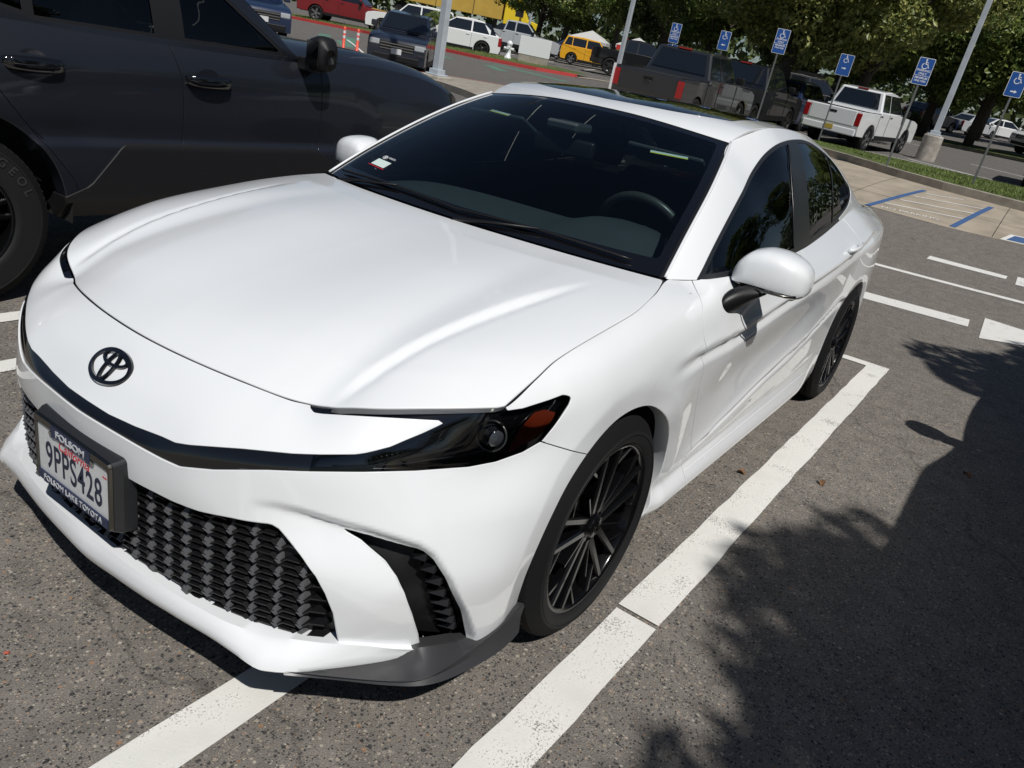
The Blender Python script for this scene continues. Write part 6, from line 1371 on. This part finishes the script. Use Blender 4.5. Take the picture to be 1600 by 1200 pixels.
pole('light_pole',-13.6,-11.45,'pale square light pole on a low concrete footing in front of the dark blue SUV','light pole',9,.18,.15,'plate',dz=.12)
pole('light_pole',-36.5,-18.9,'thin grey pole leaning across the dark trees, left of the blue signs','light pole',10,.20,.14,None)
pole('light_pole',-70,-48,'slim far pole above the yellow hatchback, carrying the bunting line','light pole',10,.20,.14,None)
pole('light_pole',-60,0.5,'distant pole with a white cross arm near the top right corner','light pole',10,.2,.14,None)
# pennant string
pn=MB(); pm_=MB(); a=Vector((-70,-48,13.2)); b=Vector((-66,-30,10.5))
P_=[a+(b-a)*t+Vector((0,0,-2.0*4*t*(1-t)*.3)) for t in np.linspace(0,1,40)]; pn.tube([tuple(p) for p in P_],.03,4)
for i in range(2,38):
    p=P_[i]; pm_.add([tuple(p),tuple(p+Vector((.1,.30,0))),tuple(p+Vector((.05,.15,-.45)))],[(0,1,2)])
o=pn.build('pennant_string',M['signwhite']); tag(o,'pale string of small pennants strung before the dark trees','bunting'); pm_.build('pennants',mat('pennant_cloth',(.35,.5,.65),.7),o)
# delineator posts, board, hydrant
M['postred']=mat('orange_red_plastic',(.75,.10,.06),.5)
for x_,y_,lb in ((-16.93,-18.26,'orange-red flexible post nearer the left, standing in the lane with green patches'),(-17.32,-18.05,'orange-red flexible post right beside the dark blue grey SUV')):
    r_=empty('delineator_post',(0,0,0),0,lb,'post','orange-red delineator posts'); m=MB(); m.lathe([(0,.92),(.038,.91),(.045,.85),(.045,.05),(.10,.04),(.11,0)],16,axis='z'); m.build('post',M['postred'],r_,smooth=True)
    m=MB(); m.lathe([(.0465,.80),(.0465,.72)],16,axis='z'); m.lathe([(.0465,.66),(.0465,.58)],16,axis='z'); m.build('reflective_band',M['signwhite'],r_,smooth=True); place(r_,x_,y_,0)
bd=empty('sign_board',(0,0,0),0,'low blank white board on the tip of the verge beside the hydrant','board'); m=MB(); m.box((-.10,-.95,.45),(.10,.95,1.45)); m.build('panel',M['signwhite'],bd,bevel=.01); m=MB(); m.box((-.08,-.9,0),(.08,.9,.45)); m.build('plinth',M['kerb'],bd); place(bd,-31.6,-20.9,R(28),.1,.80)
hy=empty('fire_hydrant',(0,0,0),0,'small white hydrant on the grass verge','hydrant'); m=MB(); m.lathe([(0,.78),(.06,.77),(.12,.70),(.14,.62),(.11,.60),(.11,.15),(.15,.13),(.15,0)],20,axis='z'); m.build('barrel',M['signwhite'],hy,smooth=True); m=MB(); m.tube([(0,-.22,.45),(0,.22,.45)],.06,12); m.tube([(0,0,.5),(.20,0,.5)],.075,12); m.build('outlet',M['signwhite'],hy); place(hy,-30.9,-21.9,R(20),.1,1.1)
# white canopies with red trim behind the graphite pickup
M['canvas']=mat('white_canvas',(.50,.50,.49),.8); M['redc']=mat('red_canvas',(.50,.02,.02),.7)
for i,(x_,y_,lb) in enumerate(((-53,-30.5,'white canopy with red front at left of the canopies'),(-50,-25.0,'white canopy in the middle, above the graphite pickup cab'),(-48.5,-20.2,'white canopy farthest right, beside the dark trunks'))):
    r_=empty('canopy_tent',(0,0,0),0,lb,'tent','white canopies under the trees'); m=MB(); V=[(-2,-2,2.2),(2,-2,2.2),(2,2,2.2),(-2,2,2.2),(0,0,3.1),(-2,-2,1.9),(2,-2,1.9),(2,2,1.9),(-2,2,1.9)]
    m.add(V,[(0,1,4),(1,2,4),(2,3,4),(3,0,4),(0,5,6,1),(1,6,7,2),(2,7,8,3),(3,8,5,0)]); m.build('canopy',M['canvas'],r_)
    MB().box((2.01,-1.9,1.75),(2.03,-.1,2.15)).build('red_banner',M['redc'],r_)
    for a_ in (-1.9,1.9):
        for b_ in (-1.9,1.9): MB().tube([(a_,b_,0),(a_,b_,2.0)],.03,6).build('leg',M['canvas'],r_)
    place(r_,x_,y_,R(20+i*7),.1,.72)
# ================================================================ trees
def leafmat(n,c,tr=.25):
    m=bpy.data.materials.new(n); m.use_nodes=True; t=m.node_tree; b=t.nodes['Principled BSDF']; 
    g=t.nodes.new('ShaderNodeNewGeometry'); hs=t.nodes.new('ShaderNodeHueSaturation'); hs.inputs['Color'].default_value=(*c,1)
    mr=t.nodes.new('ShaderNodeMapRange'); t.links.new(g.outputs['Random Per Island'],mr.inputs[0]); mr.inputs[3].default_value=.55; mr.inputs[4].default_value=1.5; t.links.new(mr.outputs[0],hs.inputs['Value'])
    mr2=t.nodes.new('ShaderNodeMapRange'); t.links.new(g.outputs['Random Per Island'],mr2.inputs[0]); mr2.inputs[3].default_value=.53; mr2.inputs[4].default_value=.47; t.links.new(mr2.outputs[0],hs.inputs['Hue'])
    t.links.new(hs.outputs[0],b.inputs['Base Color']); b.inputs['Roughness'].default_value=.45
    tl=t.nodes.new('ShaderNodeBsdfTranslucent'); t.links.new(hs.outputs[0],tl.inputs[0]); mx=t.nodes.new('ShaderNodeMixShader'); mx.inputs[0].default_value=tr
    t.links.new(b.outputs[0],mx.inputs[1]); t.links.new(tl.outputs[0],mx.inputs[2]); t.links.new(mx.outputs[0],t.nodes['Material Output'].inputs[0]); return m
M['leaf1']=leafmat('leaf_green',(.15,.205,.05),.38); M['leaf2']=leafmat('leaf_glossy_magnolia',(.24,.27,.08),.32); M['leaf3']=leafmat('leaf_dark',(.075,.105,.034)); M['bark']=mat('bark',(.055,.045,.035),.9,var=.3,vscale=10,bump=.6,bscale=25)
def crown_mesh(name,n,leaf,rx,rz,seed,clumps=46,mt=None):
    g=np.random.default_rng(seed); C=g.normal(size=(clumps,3)); C/=np.linalg.norm(C,axis=1,keepdims=True); C*=(g.uniform(.25,1,(clumps,1))**.45); C*=[rx,rx,rz]
    cr=g.uniform(.22,.42,clumps)*rx*.85
    k=g.integers(0,clumps,n); d=g.normal(size=(n,3)); d/=np.linalg.norm(d,axis=1,keepdims=True); p=C[k]+d*(cr[k]*g.uniform(.45,1.05,n)**.5)[:,None]*[1,1,.75]
    nn=d*.6+g.normal(size=(n,3))*.7+[0,0,.45]; nn/=np.linalg.norm(nn,axis=1,keepdims=True); u=np.cross(nn,g.normal(size=(n,3))); u/=np.linalg.norm(u,axis=1,keepdims=True); v=np.cross(nn,u)
    s=leaf*g.uniform(.6,1.3,n)[:,None]; V=np.stack([p-u*s,p+v*s*.45+nn*s*.1,p+u*s,p-v*s*.45+nn*s*.1],1).reshape(-1,3)
    me=bpy.data.meshes.new(name); me.from_pydata(V.tolist(),[],[(4*i,4*i+1,4*i+2,4*i+3) for i in range(n)]); me.materials.append(mt); return me,C
CR=[crown_mesh('crown_a',24000,.125,3.3,2.7,1,mt=M['leaf1']),crown_mesh('crown_b',24000,.125,3.6,3.0,2,mt=M['leaf1']),crown_mesh('crown_c',20000,.14,3.1,3.2,3,mt=M['leaf3']),crown_mesh('crown_m',30000,.105,3.2,2.8,4,70,mt=M['leaf2'])]
def tree(x,y,label,kind,hc=5.2,sc=1,rz=0,group='trees around the parking lot',cat='tree',trunk_r=.2):
    root=empty('tree',(0,0,0),0,label,cat,group); me,C=CR[kind]; z0=hc*sc
    o=lin(bpy.data.objects.new('crown',me),root); o.location=(0,0,z0); o.rotation_euler=(0,0,rz); o.scale=(sc,sc,sc)
    m=MB(); rnd=random.Random(int(x*7+y*3)); tr=trunk_r*sc
    m.tube([(0,0,-.3),(.05,.03,z0*.25),(-.05,.08,z0*.5),(.0,.0,z0*.8),(0,0,z0*1.15)],[tr*1.25,tr,tr*.85,tr*.6,tr*.3],9)
    for i in range(9):
        c=Matrix.Rotation(rz,3,'Z')@Vector(C[rnd.randrange(len(C))])*sc*.85; h=z0*rnd.uniform(.35,.7); m.tube([(0,0,h),(c.x*.4,c.y*.4,h+(z0+c.z-h)*.45),(c.x,c.y,z0+c.z)],[tr*.5,tr*.3,tr*.1],6)
    m.build('trunk',M['bark'],root,smooth=True)
    root.matrix_world=Matrix.Translation((x,y,H(x,y)))@TILT; return root
TR=[(-60,-40,1,5.0,1.25,'tree at the far left of the tree line, above the yellow hatchback'),(-54,-33.5,0,4.8,1.2,'tree rising behind the black pickup in shade'),(-56,-26,2,5.0,1.25,'dark tree over the white canopies'),(-44,-17.5,0,4.9,1.15,'tree right behind the graphite pickup cab'),(-47,-13.5,2,4.8,1.15,'dark tree behind the black pickup'),
 (-42.5,-9.5,1,4.9,1.1,'broad tree behind the roof-rack SUV'),(-44.0,-5.0,0,4.7,1.1,'tree on the far island just left of the tall light pole'),(-43.2,-2.7,1,4.7,1.05,'tree on the far island with a leaning trunk right of the light pole'),(-43.5,1.6,0,4.7,1.1,'tree at the right edge on the far island'),(-58,-12,2,5,1.3,'dark tree in the row beyond the far lane'),(-60,-4,0,5,1.3,'tree beyond the far lane, right of the pole'),(-62,3,2,5,1.3,'dark tree at the far right beyond the lane'),(-66,-20,2,5.4,1.4,'tall dark tree closing the view in the centre'),(-70,-33,2,5.6,1.5,'tall dark tree closing the view left of centre'),(-96,-52,0,5.6,1.6,'big tree behind the yellow lorry'),(-96,-72,2,5.4,1.6,'dark tree behind the red pickup'),(-82,-84,2,5.4,1.6,'dark tree at the top left beyond the parked cars')]
for i,(x_,y_,k_,h_,s_,lb) in enumerate(TR): tree(x_,y_,lb,k_,h_,s_,i*1.3)
tree(-28.6,-8.0,'magnolia with glossy sunlit leaves and a dark trunk, nearest tree in the top centre',3,5.3,1.05,.4,trunk_r=.24)
tree(-30.5,-5.6,'second magnolia crown reaching over the white pickup',3,5.6,1.0,2.4)
# far wood: one mass of crowns closing the horizon
g_=np.random.default_rng(9); n_=26000; th=g_.uniform(R(150),R(268),n_); rr_=g_.uniform(122,150,n_); V=np.stack([rr_*np.cos(th),rr_*np.sin(th)],1); zz=hz(V[:,0],V[:,1])+g_.uniform(0,1,n_)**.8*(15+3*np.sin(th*17)+2*np.sin(th*41)); p=np.c_[V,zz]
d=g_.normal(size=(n_,3)); d/=np.linalg.norm(d,axis=1,keepdims=True); u=np.cross(d,g_.normal(size=(n_,3))); u/=np.linalg.norm(u,axis=1,keepdims=True); v=np.cross(d,u); s=.75*g_.uniform(.6,1.4,n_)[:,None]
me=bpy.data.meshes.new('far_wood'); me.from_pydata(np.stack([p-u*s,p+v*s*.6,p+u*s,p-v*s*.6],1).reshape(-1,3).tolist(),[],[(4*i,4*i+1,4*i+2,4*i+3) for i in range(n_)]); me.materials.append(M['leaf3']); tag(lin(bpy.data.objects.new('far_wood',me)),'dark wood closing the view beyond the lot','wood',kind='stuff')
# shrubs on the far beds
for i,(x_,y_,s_,lb) in enumerate([(-33.5,-27.9,.42,'dark green shrub on the verge between red pickup and dark SUV'),(-76,-17.5,.5,'round clipped shrub by the far red kerb'),(-76.5,-19.6,.45,'lighter round shrub left of the clipped one'),(-78,-22,.5,'shrub behind the far red kerb, farthest left'),(-46,-6.2,.30,'low bush under the island tree')]):
    root=empty('shrub',(0,0,0),0,lb,'shrub','low shrubs on the beds'); o=lin(bpy.data.objects.new('foliage',CR[i%2][0]),root); o.location=(0,0,1.0*s_*2); o.scale=(s_,s_,s_*.8); MB().tube([(0,0,-.1),(0,0,1.0)],.05,6).build('stem',M['bark'],root); place(root,x_,y_,i)
# trees on the near side, behind the photographer, whose leaf shade falls on the bay
CR.append(crown_mesh('crown_shade',26000,.075,1.65,1.15,7,60,mt=M['leaf1']))
tree(1.72,6.05,'tree behind the photographer throwing leaf shade across the bay line',4,5.0,1.0,.0); tree(-2.8,5.9,'tree beyond the dark SUV throwing leaf shade behind it',4,5.0,.95,2.)
tree(14,22,'tree across the lot behind the photographer',0,5.0,1.3,1.,); tree(2,26,'broad tree across the lot opposite the sedan',1,5.0,1.4,2.2); tree(-9,24,'dark tree across the lot opposite the sedan tail',2,5.0,1.4,3.1); tree(-20,20,'tree opposite the concrete apron',0,5,1.3,.7); tree(-32,16,'tree at the end of the near row',1,5,1.4,1.9)
